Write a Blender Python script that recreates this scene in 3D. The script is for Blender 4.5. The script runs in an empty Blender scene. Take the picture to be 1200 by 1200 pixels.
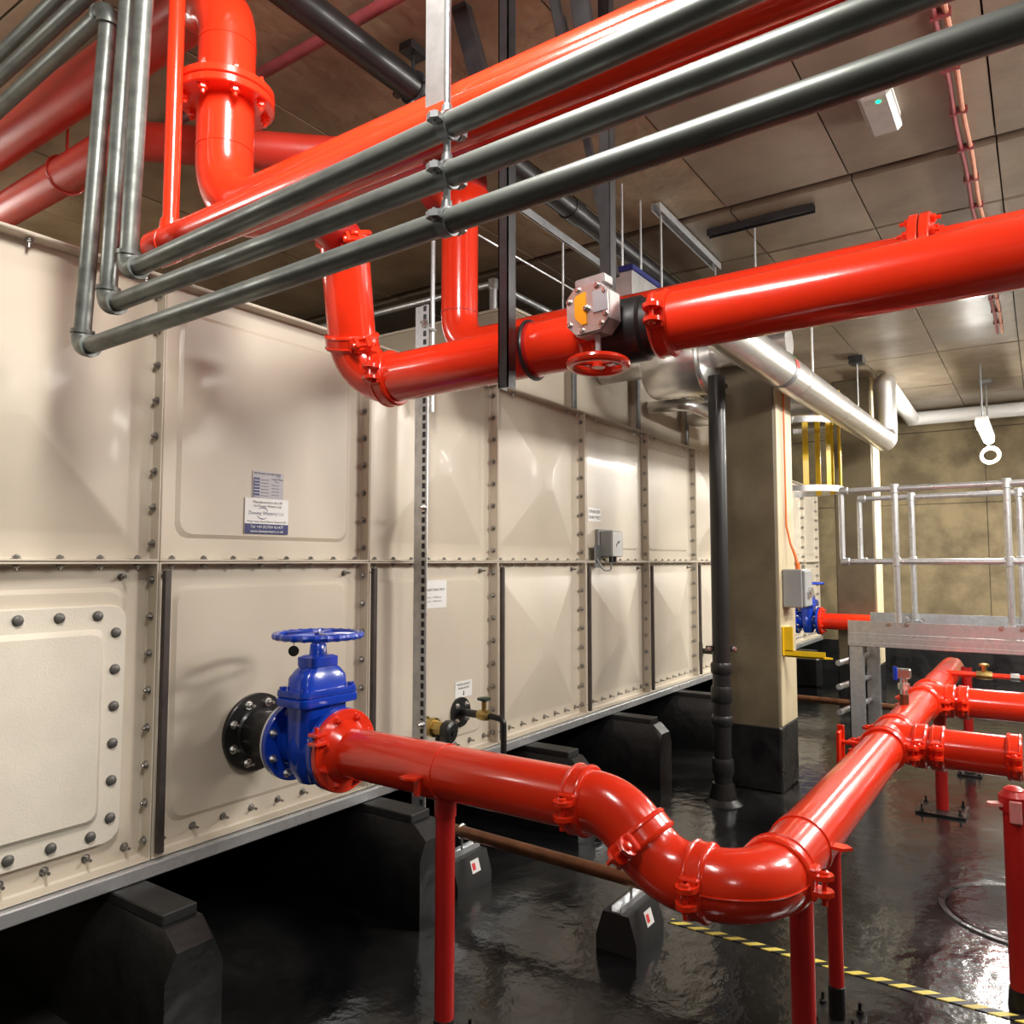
import bpy, math, random
from math import sin, cos, pi, radians, sqrt
from mathutils import Vector as V, Matrix
random.seed(7)
sc = bpy.context.scene
C = sc.collection

# ------------------------------------------------------------------ camera, world, lamps, exposure
cam = bpy.data.objects.new('camera', bpy.data.cameras.new('camera'))
C.objects.link(cam); sc.camera = cam
cam.location = (0, 0, 1.48)
YAW, PITCH = radians(34.6), radians(3.7)
cam.rotation_euler = V((cos(YAW)*cos(PITCH), sin(YAW)*cos(PITCH), sin(PITCH))).to_track_quat('-Z', 'Y').to_euler()
cam.data.sensor_width = 36.0
cam.data.lens = 27.0
cam.data.clip_start = 0.02

w = bpy.data.worlds.new('world'); sc.world = w; w.use_nodes = True
w.node_tree.nodes['Background'].inputs[0].default_value = (0.9, 0.95, 1.0, 1)
w.node_tree.nodes['Background'].inputs[1].default_value = 0.05

def area(loc, sx, sy, power, col=(1, 0.96, 0.9), aim=(0, 0, -1)):
    l = bpy.data.lights.new('ceiling_lamp', 'AREA'); l.shape = 'RECTANGLE'; l.size = sx; l.size_y = sy
    l.energy = power; l.color = col
    o = bpy.data.objects.new('ceiling_lamp', l); C.objects.link(o); o.location = loc
    o.rotation_euler = V(aim).to_track_quat('-Z', 'Y').to_euler()
    o['kind'] = 'helper'
    return o
# batten lamps outside the frame; glow adds unseen point fill beside them
def glow(loc, power, r=0.16, col=(1, 0.96, 0.9)):
    l = bpy.data.lights.new('fill_glow', 'POINT'); l.energy = power; l.shadow_soft_size = r; l.color = col
    o = bpy.data.objects.new('fill_glow', l); C.objects.link(o); o.location = loc; o['kind'] = 'helper'
area((0.85, 0.95, 3.33), 0.25, 1.2, 66, aim=(0.3, 0.35, -1))
area((4.2, -1.3, 3.1), 1.3, 0.3, 72, aim=(0, 0.6, -1))
area((6.9, -0.9, 3.0), 1.3, 0.25, 60, aim=(0, 0.4, -1))
area((9.6, -1.2, 2.9), 1.3, 0.25, 60, aim=(-0.2, 0.2, -1))
glow((-1.0, -1.2, 2.7), 22, 0.3); glow((2.3, -0.7, 2.95), 32, 0.25); glow((4.6, -2.0, 2.8), 50, 0.25); glow((7.6, -1.7, 2.75), 45); glow((0.9, 5.2, 2.85), 40, 0.25); glow((-0.5, 3.5, 2.9), 36, 0.25)  # the one over the tank is added fill to brighten the left soffit

sc.view_settings.view_transform = 'Standard'
sc.view_settings.look = 'None'
sc.view_settings.gamma = 1.0
sc.view_settings.use_curve_mapping = False
sc.view_settings.exposure = 0.82

# ------------------------------------------------------------------ materials
def mat(name, col, rough=0.5, metal=0.0, coat=0.0, var=0.0, scale=6.0, col2=None, bump=0.0, bscale=40.0,
        rvar=0.0, detail=4.0, emit=None, estr=0.0, alpha=1.0, trans=0.0, dist=0.004, stretch=None, lo=0.35, hi=0.65):
    m = bpy.data.materials.new(name); m.use_nodes = True
    nt = m.node_tree; b = nt.nodes['Principled BSDF']
    b.inputs['Base Color'].default_value = (*col, 1); b.inputs['Roughness'].default_value = rough
    b.inputs['Metallic'].default_value = metal; b.inputs['Coat Weight'].default_value = coat
    b.inputs['Coat Roughness'].default_value = 0.08
    if trans: b.inputs['Transmission Weight'].default_value = trans
    if emit: b.inputs['Emission Color'].default_value = (*emit, 1); b.inputs['Emission Strength'].default_value = estr
    tc = nt.nodes.new('ShaderNodeTexCoord'); src = tc.outputs['Object']
    if stretch:
        mp = nt.nodes.new('ShaderNodeMapping'); mp.inputs['Scale'].default_value = stretch
        nt.links.new(src, mp.inputs[0]); src = mp.outputs[0]
    if var or col2:
        n = nt.nodes.new('ShaderNodeTexNoise'); n.inputs['Scale'].default_value = scale; n.inputs['Detail'].default_value = detail
        n.inputs['Roughness'].default_value = 0.6
        nt.links.new(src, n.inputs['Vector'])
        r = nt.nodes.new('ShaderNodeValToRGB')
        c2 = col2 if col2 else tuple(c*(1-var) for c in col)
        r.color_ramp.elements[0].position = lo; r.color_ramp.elements[1].position = hi
        r.color_ramp.elements[0].color = (*c2, 1); r.color_ramp.elements[1].color = (*col, 1)
        nt.links.new(n.outputs[0], r.inputs[0]); nt.links.new(r.outputs[0], b.inputs['Base Color'])
        if rvar:
            mr = nt.nodes.new('ShaderNodeMapRange'); mr.inputs[1].default_value = 0.3; mr.inputs[2].default_value = 0.7
            mr.inputs[3].default_value = rough+rvar; mr.inputs[4].default_value = max(0.02, rough-rvar)
            nt.links.new(n.outputs[0], mr.inputs[0]); nt.links.new(mr.outputs[0], b.inputs['Roughness'])
    if bump:
        n2 = nt.nodes.new('ShaderNodeTexNoise'); n2.inputs['Scale'].default_value = bscale; n2.inputs['Detail'].default_value = 3
        nt.links.new(src, n2.inputs['Vector'])
        bp = nt.nodes.new('ShaderNodeBump'); bp.inputs['Strength'].default_value = bump; bp.inputs['Distance'].default_value = dist
        nt.links.new(n2.outputs[0], bp.inputs['Height']); nt.links.new(bp.outputs[0], b.inputs['Normal'])
    return m

RED = mat('red_gloss_paint', (0.80, 0.034, 0.009), 0.22, coat=0.5, var=0.10, scale=3, bump=0.10, bscale=55, dist=0.002)
REDM = mat('shaded_red_satin', (0.46, 0.014, 0.012), 0.38, coat=0.15, var=0.12, scale=4, bump=0.08, bscale=60, dist=0.002)  # satin red, darkened in the colour mostly for the shade on the posts
REDOLD = mat('red_oxide_paint', (0.55, 0.035, 0.02), 0.35, coat=0.2, var=0.18, scale=4, bump=0.08, bscale=60, dist=0.002)
PINK = mat('worn_red_paint', (0.75, 0.28, 0.26), 0.5, var=0.3, scale=20)
CREAM = mat('cream_grp', (0.60, 0.535, 0.435), 0.42, coat=0.05, var=0.05, scale=3, bump=0.06, bscale=25, dist=0.004)
CREAM2 = mat('pale_grp_hatch', (0.70, 0.65, 0.55), 0.55, var=0.05, scale=9, bump=0.35, bscale=140, dist=0.003)
CREAM3 = mat('tan_grp', (0.42, 0.36, 0.27), 0.5, var=0.10, scale=4)
GALV = mat('galvanised_steel', (0.70, 0.72, 0.74), 0.36, metal=0.75, var=0.22, scale=22, rvar=0.10)
GALVD = mat('dull_galvanised_steel', (0.30, 0.31, 0.32), 0.45, metal=0.75, var=0.3, scale=14, rvar=0.08)
CONDUIT = mat('weathered_galvanised_tube', (0.20, 0.215, 0.20), 0.40, metal=0.55, var=0.5, scale=16, rvar=0.10, stretch=(1, 0.35, 1), bump=0.05, bscale=80)
ALU = mat('foil_cladding', (0.74, 0.73, 0.71), 0.30, metal=0.9, var=0.12, scale=6, bump=0.10, bscale=9, dist=0.01)
ALUD = mat('cast_aluminium', (0.52, 0.52, 0.52), 0.36, metal=0.8, var=0.18, scale=20, bump=0.08, bscale=70)
STRIP = mat('dark_steel_strip', (0.10, 0.085, 0.08), 0.4, metal=0.5, var=0.3, scale=9)
BOLT = mat('zinc_bolt', (0.40, 0.39, 0.37), 0.36, metal=0.9, var=0.3, scale=60)
DULL = mat('dull_zinc_bolt', (0.17, 0.165, 0.155), 0.5, metal=0.6, var=0.3, scale=60)
BOLTB = mat('bright_zinc_bolt', (0.72, 0.72, 0.70), 0.26, metal=0.95)
BLUE = mat('blue_epoxy', (0.006, 0.055, 0.52), 0.24, coat=0.5, var=0.12, scale=8, bump=0.08, bscale=70, dist=0.002)
BLACK = mat('black_epoxy', (0.012, 0.012, 0.013), 0.40, coat=0.12, var=0.3, scale=10)
BLACKM = mat('black_steel', (0.016, 0.016, 0.018), 0.33, coat=0.2, var=0.4, scale=12, col2=(0.03, 0.03, 0.033), bump=0.1, bscale=60)
RUBBER = mat('black_rubber', (0.016, 0.016, 0.016), 0.6, var=0.3, scale=18)
BITUMEN = mat('bitumen_coating', (0.006, 0.006, 0.007), 0.30, col2=(0.016, 0.016, 0.016), scale=5, bump=0.25, bscale=14, dist=0.02, rvar=0.08)
BITUMENW = mat('wrinkled_bitumen', (0.004, 0.004, 0.005), 0.34, col2=(0.012, 0.012, 0.012), scale=5, bump=0.22, bscale=12, dist=0.02)
CONC = mat('board_concrete', (0.25, 0.195, 0.105), 0.75, col2=(0.11, 0.083, 0.042), scale=2.6, detail=8, bump=0.25, bscale=60, dist=0.004)
CONCC = mat('column_concrete', (0.155, 0.125, 0.075), 0.55, col2=(0.095, 0.076, 0.045), scale=2.5, detail=8, bump=0.2, bscale=50, dist=0.004)  # darkened in the colour for the shaded front of the columns
LITSIDE = mat('lit_side_concrete', (0.52, 0.44, 0.28), 0.6, var=0.18, scale=5, detail=6, stretch=(1, 1, 0.3))  # same concrete made paler: light on the right face put into the colour
CEIL = mat('soffit_concrete', (0.275, 0.22, 0.16), 0.40, col2=(0.175, 0.138, 0.097), scale=1.6, detail=8, bump=0.18, bscale=26, dist=0.006, rvar=0.12)
CEILR = mat('rough_soffit_concrete', (0.37, 0.28, 0.18), 0.55, col2=(0.23, 0.17, 0.105), scale=2.6, detail=9, bump=0.4, bscale=18, dist=0.012)
JOINT = mat('dark_joint', (0.05, 0.042, 0.032), 0.9, var=0.3, scale=9)
WHITE = mat('white_plastic', (0.80, 0.80, 0.78), 0.4, var=0.03, scale=5)
DIFF = mat('frosted_diffuser', (0.55, 0.55, 0.52), 0.25, var=0.1, scale=30, trans=0.3)
INK = mat('black_ink', (0.02, 0.02, 0.025), 0.6)
GREYINK = mat('grey_ink', (0.22, 0.22, 0.24), 0.6)
NAVY = mat('navy_print', (0.004, 0.009, 0.12), 0.4, var=0.05)
SILVERP = mat('silver_label', (0.36, 0.345, 0.37), 0.4, metal=0.1, var=0.08, scale=12)
YEL = mat('yellow_powder_coat', (0.80, 0.52, 0.01), 0.35, coat=0.2, var=0.12, scale=8)
YELO = mat('amber_indicator', (0.85, 0.33, 0.01), 0.35)
ORANGE = mat('orange_cable', (0.75, 0.16, 0.02), 0.5)
COPPER = mat('tarnished_copper', (0.26, 0.115, 0.06), 0.38, metal=0.75, var=0.35, scale=14)
PCOP = mat('pink_copper_cable', (0.62, 0.27, 0.17), 0.42, metal=0.3, var=0.2, scale=20)
MAROON = mat('maroon_cable', (0.25, 0.045, 0.05), 0.45, var=0.2, scale=20)
BRASS = mat('brass', (0.55, 0.40, 0.14), 0.32, metal=0.9, var=0.25, scale=25)
GREYP = mat('grey_enclosure', (0.30, 0.31, 0.31), 0.45, var=0.06, scale=6)
CABLEW = mat('white_cable', (0.72, 0.68, 0.58), 0.5)
REDP = mat('red_print', (0.7, 0.05, 0.05), 0.5)
GREENP = mat('green_tape', (0.05, 0.42, 0.12), 0.45)
LED = mat('green_led', (0.0, 0.3, 0.1), 0.4, emit=(0.0, 0.9, 0.25), estr=4.0)
TUBE = mat('lit_lamp_diffuser', (0.9, 0.9, 0.9), 0.4, emit=(1.0, 0.97, 0.90), estr=170.0)

def floor_material():
    m = bpy.data.materials.new('wet_black_floor'); m.use_nodes = True; nt = m.node_tree; b = nt.nodes['Principled BSDF']
    tc = nt.nodes.new('ShaderNodeTexCoord')
    n = nt.nodes.new('ShaderNodeTexNoise'); n.inputs['Scale'].default_value = 1.1; n.inputs['Detail'].default_value = 7; n.inputs['Roughness'].default_value = 0.62
    n.inputs['Distortion'].default_value = 0.6
    nt.links.new(tc.outputs['Object'], n.inputs['Vector'])
    r = nt.nodes.new('ShaderNodeValToRGB'); e = r.color_ramp.elements
    e[0].position = 0.40; e[0].color = (0.004, 0.004, 0.0045, 1)
    e[1].position = 0.74; e[1].color = (0.045, 0.044, 0.038, 1)
    k = r.color_ramp.elements.new(0.56); k.color = (0.012, 0.012, 0.012, 1)
    nt.links.new(n.outputs[0], r.inputs[0]); nt.links.new(r.outputs[0], b.inputs['Base Color'])
    mr = nt.nodes.new('ShaderNodeMapRange'); mr.inputs[1].default_value = 0.35; mr.inputs[2].default_value = 0.7
    mr.inputs[3].default_value = 0.07; mr.inputs[4].default_value = 0.26
    nt.links.new(n.outputs[0], mr.inputs[0]); nt.links.new(mr.outputs[0], b.inputs['Roughness'])
    n2 = nt.nodes.new('ShaderNodeTexNoise'); n2.inputs['Scale'].default_value = 9; n2.inputs['Detail'].default_value = 5
    nt.links.new(tc.outputs['Object'], n2.inputs['Vector'])
    bp = nt.nodes.new('ShaderNodeBump'); bp.inputs['Strength'].default_value = 0.4; bp.inputs['Distance'].default_value = 0.012
    nt.links.new(n2.outputs[0], bp.inputs['Height']); nt.links.new(bp.outputs[0], b.inputs['Normal'])
    return m
FLOOR = floor_material()

def tape_material():
    m = bpy.data.materials.new('hazard_tape'); m.use_nodes = True; nt = m.node_tree; b = nt.nodes['Principled BSDF']
    tc = nt.nodes.new('ShaderNodeTexCoord'); mp = nt.nodes.new('ShaderNodeMapping'); mp.inputs['Rotation'].default_value = (0, 0, radians(-40))
    wv = nt.nodes.new('ShaderNodeTexWave'); wv.inputs['Scale'].default_value = 6.6
    nt.links.new(tc.outputs['Object'], mp.inputs[0]); nt.links.new(mp.outputs[0], wv.inputs['Vector'])
    r = nt.nodes.new('ShaderNodeValToRGB'); r.color_ramp.interpolation = 'CONSTANT'
    r.color_ramp.elements[0].color = (0.012, 0.012, 0.012, 1); r.color_ramp.elements[1].color = (0.75, 0.62, 0.12, 1); r.color_ramp.elements[1].position = 0.5
    nt.links.new(wv.outputs[0], r.inputs[0]); nt.links.new(r.outputs[0], b.inputs['Base Color']); b.inputs['Roughness'].default_value = 0.4
    return m
TAPE = tape_material()

# ------------------------------------------------------------------ mesh helpers
def fr(ax):
    ax = V(ax).normalized()
    t = V((0, 0, 1)) if abs(ax.z) < 0.9 else V((1, 0, 0))
    u = t.cross(ax).normalized(); return u, ax.cross(u), ax

class MB:
    def __init__(s): s.v = []; s.f = []
    def add(s, vs, fs):
        o = len(s.v); s.v += [V(p) for p in vs]; s.f += [[i+o for i in f] for f in fs]; return s
    def box(s, a, b, bev=0.0):
        x0, y0, z0 = (min(a[i], b[i]) for i in range(3)); x1, y1, z1 = (max(a[i], b[i]) for i in range(3))
        return s.obox(V(((x0+x1)/2, (y0+y1)/2, (z0+z1)/2)), (x1-x0, y1-y0, z1-z0), (1, 0, 0), (0, 1, 0), (0, 0, 1), bev)
    def obox(s, c, d, u, v, w_, bev=0.0):
        c, u, v, w_ = V(c), V(u), V(v), V(w_)
        hx, hy, hz = d[0]/2, d[1]/2, d[2]/2
        if bev <= 0:
            vs = [c+u*(hx*i)+v*(hy*j)+w_*(hz*k) for k in (-1, 1) for j in (-1, 1) for i in (-1, 1)]
            return s.add(vs, [(0, 2, 3, 1), (4, 5, 7, 6), (0, 1, 5, 4), (2, 6, 7, 3), (0, 4, 6, 2), (1, 3, 7, 5)])
        bev = min(bev, hx*0.9, hy*0.9, hz*0.9)
        vs = []; idx = {}
        for i in (-1, 1):
            for j in (-1, 1):
                for k in (-1, 1):
                    for q in range(3):
                        h = [hx, hy, hz]
                        for e in range(3):
                            if e != q: h[e] -= bev
                        idx[(i, j, k, q)] = len(vs); vs.append(c+u*(h[0]*i)+v*(h[1]*j)+w_*(h[2]*k))
        fs = []
        for q in range(3):
            a, b = [e for e in range(3) if e != q]
            for sg in (-1, 1):
                ring = []
                for (p, r) in ((-1, -1), (1, -1), (1, 1), (-1, 1)):
                    t = [0, 0, 0]; t[q] = sg; t[a] = p; t[b] = r; ring.append(idx[(*t, q)])
                fs.append(ring)
        for q in range(3):                       # edges along axis q
            a, b = [e for e in range(3) if e != q]
            for p in (-1, 1):
                for r in (-1, 1):
                    t0 = [0, 0, 0]; t0[a] = p; t0[b] = r; t1 = list(t0); t0[q] = -1; t1[q] = 1
                    fs.append([idx[(*t0, a)], idx[(*t0, b)], idx[(*t1, b)], idx[(*t1, a)]])
        for i in (-1, 1):
            for j in (-1, 1):
                for k in (-1, 1): fs.append([idx[(i, j, k, q)] for q in range(3)])
        return s.add(vs, fs)
    def lathe(s, c, ax, prof, n=24, closed=False):
        """profile of (along axis, radius); closed joins the last point to the first"""
        c = V(c); u, v, w_ = fr(ax); vs = []; m = len(prof)
        for t, r in prof:
            for i in range(n):
                a = 2*pi*i/n; vs.append(c+w_*t+u*(r*cos(a))+v*(r*sin(a)))
        fs = []
        for k in range(m if closed else m-1):
            k2 = (k+1) % m
            for i in range(n):
                j = (i+1) % n; fs.append((k*n+i, k*n+j, k2*n+j, k2*n+i))
        if not closed:
            if prof[0][1] > 1e-5: fs.append(list(range(n))[::-1])
            if prof[-1][1] > 1e-5: fs.append([(m-1)*n+i for i in range(n)])
        return s.add(vs, fs)
    def cyl(s, p, q, r, n=20, r2=None):
        p, q = V(p), V(q); L = (q-p).length
        return s.lathe(p, q-p, [(0, r), (L, r if r2 is None else r2)], n)
    def tube(s, pts, r, n=16, closed=False, caps=True):
        pts = [V(p) for p in pts]; m = len(pts); vs = []
        def tan(i):
            if closed: return (pts[(i+1) % m]-pts[i-1]).normalized()
            return (pts[min(i+1, m-1)]-pts[max(i-1, 0)]).normalized()
        u, v, w_ = fr(tan(0))
        for i in range(m):
            t = tan(i); u = (u-t*u.dot(t)).normalized(); v = t.cross(u)
            rr = r[i] if isinstance(r, (list, tuple)) else r
            for k in range(n):
                a = 2*pi*k/n; vs.append(pts[i]+u*(rr*cos(a))+v*(rr*sin(a)))
        fs = []
        for i in range(m if closed else m-1):
            i2 = (i+1) % m
            for k in range(n):
                j = (k+1) % n; fs.append((i*n+k, i*n+j, i2*n+j, i2*n+k))
        if caps and not closed: fs.append(list(range(n))[::-1]); fs.append([(m-1)*n+k for k in range(n)])
        return s.add(vs, fs)
    def torus(s, c, ax, R, r, n=32, m=8):
        u, v, w_ = fr(ax); c = V(c)
        return s.tube([c+u*(R*cos(2*pi*i/n))+v*(R*sin(2*pi*i/n)) for i in range(n)], r, m, closed=True)
    def prism(s, poly, o, u, v, w_, depth):
        """2D polygon in the u,v plane at o, extruded along w"""
        o, u, v, w_ = V(o), V(u), V(v), V(w_); n = len(poly)
        vs = [o+u*a+v*b for a, b in poly]+[o+u*a+v*b+w_*depth for a, b in poly]
        return s.add(vs, [list(range(n))[::-1], [n+i for i in range(n)]]+[(i, (i+1) % n, n+(i+1) % n, n+i) for i in range(n)])
    def hexbolt(s, p, ax, r=0.009, h=0.008, stud=0.0, washer=True):
        p = V(p); ax = V(ax).normalized()
        if washer: s.lathe(p, ax, [(0, r*1.45), (0.002, r*1.45)], 12)
        s.lathe(p+ax*0.001, ax, [(0, r), (h*0.8, r), (h, r*0.8)], 6)
        if stud: s.lathe(p+ax*h, ax, [(0, r*0.5), (stud, r*0.5)], 8)
        return s
    def build(s, name, m, parent=None, label=None, kind=None, ang=34, cat=None, group=None):
        me = bpy.data.meshes.new(name); off = V((0, 0, 0)); q = parent
        while q: off += V(q.location); q = q.parent
        me.from_pydata([tuple(p-off) for p in s.v], [], s.f); me.update()
        import bmesh
        bm = bmesh.new(); bm.from_mesh(me); bmesh.ops.recalc_face_normals(bm, faces=bm.faces); bm.to_mesh(me); bm.free()
        me.materials.append(m)
        me.polygons.foreach_set('use_smooth', [True]*len(me.polygons)); me.set_sharp_from_angle(angle=radians(ang))
        o = bpy.data.objects.new(name, me); C.objects.link(o); o.parent = parent
        if label: o['label'] = label
        if kind: o['kind'] = kind
        if cat: o['category'] = cat
        if group: o['group'] = group
        return o

def thing(name, label, cat, loc=(0, 0, 0), group=None):
    o = bpy.data.objects.new(name, None); C.objects.link(o); o.location = loc; o.empty_display_size = 0.05
    o['label'] = label; o['category'] = cat
    if group: o['group'] = group
    return o

def twin(o, delta, parent):
    c = o.copy(); C.objects.link(c); c.parent = parent; c.location = V(o.location)+V(delta); return c

def path(pts, R, n=8):
    """polyline with rounded corners"""
    pts = [V(p) for p in pts]; out = [pts[0]]
    for i in range(1, len(pts)-1):
        a, b, c = pts[i-1], pts[i], pts[i+1]; d1 = (a-b).normalized(); d2 = (c-b).normalized()
        th = d1.angle(d2); t = R/math.tan(th/2); cen = b+(d1+d2).normalized()*(R/sin(th/2))
        p1 = b+d1*t-cen; p2 = b+d2*t-cen; tot = p1.angle(p2); axs = p1.cross(p2).normalized()
        for k in range(n+1): out.append(cen+Matrix.Rotation(tot*k/n, 3, axs) @ p1)
    return out+[pts[-1]]

def text_mb(body, size, o, u, v, depth=0.0006, align='CENTER'):
    cu = bpy.data.curves.new('lettering', 'FONT'); cu.body = body; cu.size = size; cu.align_x = align; cu.align_y = 'CENTER'
    cu.resolution_u = 2
    ob = bpy.data.objects.new('lettering', cu); C.objects.link(ob)
    dg = bpy.context.evaluated_depsgraph_get(); me = bpy.data.meshes.new_from_object(ob.evaluated_get(dg))
    mb = MB(); o, u, v = V(o), V(u), V(v); w_ = u.cross(v)
    mb.add([o+u*p.co.x+v*p.co.y+w_*depth for p in me.vertices], [list(p.vertices) for p in me.polygons])
    bpy.data.objects.remove(ob); bpy.data.meshes.remove(me); bpy.data.curves.remove(cu)
    return mb

# pipe fittings ------------------------------------------------------
def coupling(parent, c, ax, side, R, m=RED, wd=0.056):
    """grooved pipe coupling: two half shells with bolted ears"""
    c = V(c); ax = V(ax).normalized(); side = V(side); side = (side-ax*side.dot(ax)).normalized(); up = ax.cross(side)
    b = MB(); h = wd/2
    b.lathe(c, ax, [(-h, R*0.99), (-h, R*1.10), (-h*0.80, R*1.16), (-h*0.62, R*1.17), (-h*0.5, R*1.13), (h*0.5, R*1.13), (h*0.62, R*1.17), (h*0.80, R*1.16), (h, R*1.10), (h, R*0.99)], 40)
    for sg in (-1, 1):
        e = side*sg
        for k in (-1, 1):
            poly = [(-0.0, -h*0.95), (0.030, -h*0.95), (0.046, -h*0.6), (0.054, 0), (0.046, h*0.6), (0.030, h*0.95), (0.0, h*0.95)]
            b.prism(poly, c+e*(R*1.04)+up*(k*0.020-0.006), e, ax, up, 0.012)
            b.obox(c+e*(R*1.10)+up*(k*0.030), (0.024, wd*0.9, 0.02), e, ax, up, 0.004)
    o = b.build('coupling', m, parent)
    for sg in (-1, 1):
        q = c+side*(sg*(R*1.04+0.030)); bb = MB()
        bb.cyl(q-up*0.052, q+up*0.036, 0.0065, 10)
        bb.hexbolt(q-up*0.027, -up, 0.011, 0.011, washer=False); bb.lathe(q+up*0.026, up, [(0, 0.013), (0.006, 0.012), (0.010, 0.006)], 12)
        bb.build('bolt', m, o)
    return o

def flange(parent, c, ax, R, Ri, th, nb, bc, m, bm, br=0.010, bl=0.016, side=1, name='flange', label=None, phase=0.5, stud=0.012):
    c = V(c); ax = V(ax).normalized(); b = MB()
    b.lathe(c, ax, [(-th/2, Ri*0.9), (-th/2, R-0.003), (-th/2+0.003, R), (th/2-0.003, R), (th/2, R-0.003), (th/2, Ri*0.9)], 48)
    o = b.build(name, m, parent, label)
    u, v, w_ = fr(ax)
    for i in range(nb):
        a = 2*pi*(i+phase)/nb; q = c+u*(bc*cos(a))+v*(bc*sin(a))
        MB().hexbolt(q+ax*(side*th/2), ax*side, br, br*1.1, stud).build('bolt', bm, o)
    return o

def elbow(parent, p0, corner, p2, R, bend, m, name='elbow', seam=False, label=None):
    pts = path([p0, corner, p2], bend, 10)
    o = MB().tube(pts, R, 32).build(name, m, parent, label)
    if seam:
        a, b, c = V(p0), V(corner), V(p2); nrm = (a-b).cross(c-b).normalized()
        out = []
        for i, p in enumerate(pts):
            t = (pts[min(i+1, len(pts)-1)]-pts[max(0, i-1)]).normalized(); d = nrm.cross(t)
            if d.dot(V(corner)-(a+c)/2) < 0: d = -d
            out.append(p+d*(R+0.0005))
        MB().tube(out, 0.0026, 6).build('casting_seam', m, o)
    return o

def pipe(parent, p, q, R, m, name='pipe', n=32, label=None):
    return MB().cyl(p, q, R, n).build(name, m, parent, label)

def weld(parent, c, ax, R, m, wd=0.006, name='weld_ring'):
    return MB().lathe(c, ax, [(-wd/2, R*0.99), (-wd/2, R+0.0018), (wd/2, R+0.0018), (wd/2, R*0.99)], 32).build(name, m, parent)

# ------------------------------------------------------------------ room shell
MB().box((-4, -4.2, -0.12), (11.6, 7.2, 0)).build('floor', FLOOR, kind='structure')
ceil = MB().box((-4, -4.2, 3.435), (11.6, 7.2, 3.6)).build('ceiling', JOINT, kind='structure')
segs = [(-4, -1.45), (-1.44, 1.11), (1.12, 3.99), (4.075, 4.735), (4.765, 7.915), (7.94, 9.435), (9.455, 10.15), (10.165, 11.2)]
protos = {}
for si, (xa, xb) in enumerate(segs):
    for k in range(-7, 12):
        y0 = 0.11+0.62*k-0.002; y1 = y0+0.614
        if xb < 1 and y1 < -2: pass
        dz = random.uniform(-0.003, 0.003)
        key = (si, si <= 2 and k >= 2)
        if key not in protos:
            b = MB().box((xa, 0, 3.40), (xb, 0.613, 3.45))
            o = b.build('ceiling_panel', CEILR if key[1] else CEIL, ceil); o.location = (0, y0, dz); protos[key] = o
        else:
            o = protos[key].copy(); C.objects.link(o); o.location = (0, y0, dz)
wb = MB().box((11.2, -4.2, 0), (11.6, 7.2, 3.435)).build('wall_back', JOINT, kind='structure')
for (za, zb) in ((0.42, 2.215), (2.223, 3.155), (3.165, 3.40)):
    for k in range(-4, 6):
        ya = 0.55+1.22*k; j = random.uniform(0, 0.004)
        MB().box((11.19+j, ya, za), (11.21, ya+1.213, zb), 0.003).build('wall_panel', CONC, wb)
MB().box((11.17, -4.2, 0), (11.22, 7.2, 0.42)).build('black_skirting', BITUMEN, wb)
MB().box((-4, 7.0, 0), (11.2, 7.2, 3.435)).build('wall_left', CONC, kind='structure')
MB().box((-4, -4.2, 0), (11.2, -4.0, 3.435)).build('wall_right', CONC, kind='structure')
MB().box((-4.2, -4.2, 0), (-4, 7.2, 3.435)).build('wall_near', CONC, kind='structure')

def column(name, label, x, y0, y1, dx):
    t = thing(name, label, 'column', (x+dx/2, (y0+y1)/2, 0))
    MB().box((x, y0, 0), (x+dx, y1, 3.405), 0.012).build('shaft', CONCC, t)
    MB().box((x-0.006, y0-0.006, 0), (x+dx+0.006, y1+0.006, 0.42), 0.012).build('black_base_coat', BITUMEN, t, 'glossy black waterproof coating around the foot')
    return t
c1 = column('concrete_column', 'square brown concrete column behind the black vertical pipe, nearest to the viewer', 5.09, 1.42, 1.80, 0.39)
MB().box((5.10, 1.412, 0.425), (5.47, 1.424, 3.40)).build('lit_side', LITSIDE, c1, 'side face coloured paler for the light on it')
c2 = column('concrete_column', 'dark concrete column standing behind the left end of the raised walkway', 8.64, 1.42, 1.80, 0.39)
MB().box((8.65, 1.412, 0.425), (9.02, 1.424, 3.40)).build('lit_side', LITSIDE, c2)

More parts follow.
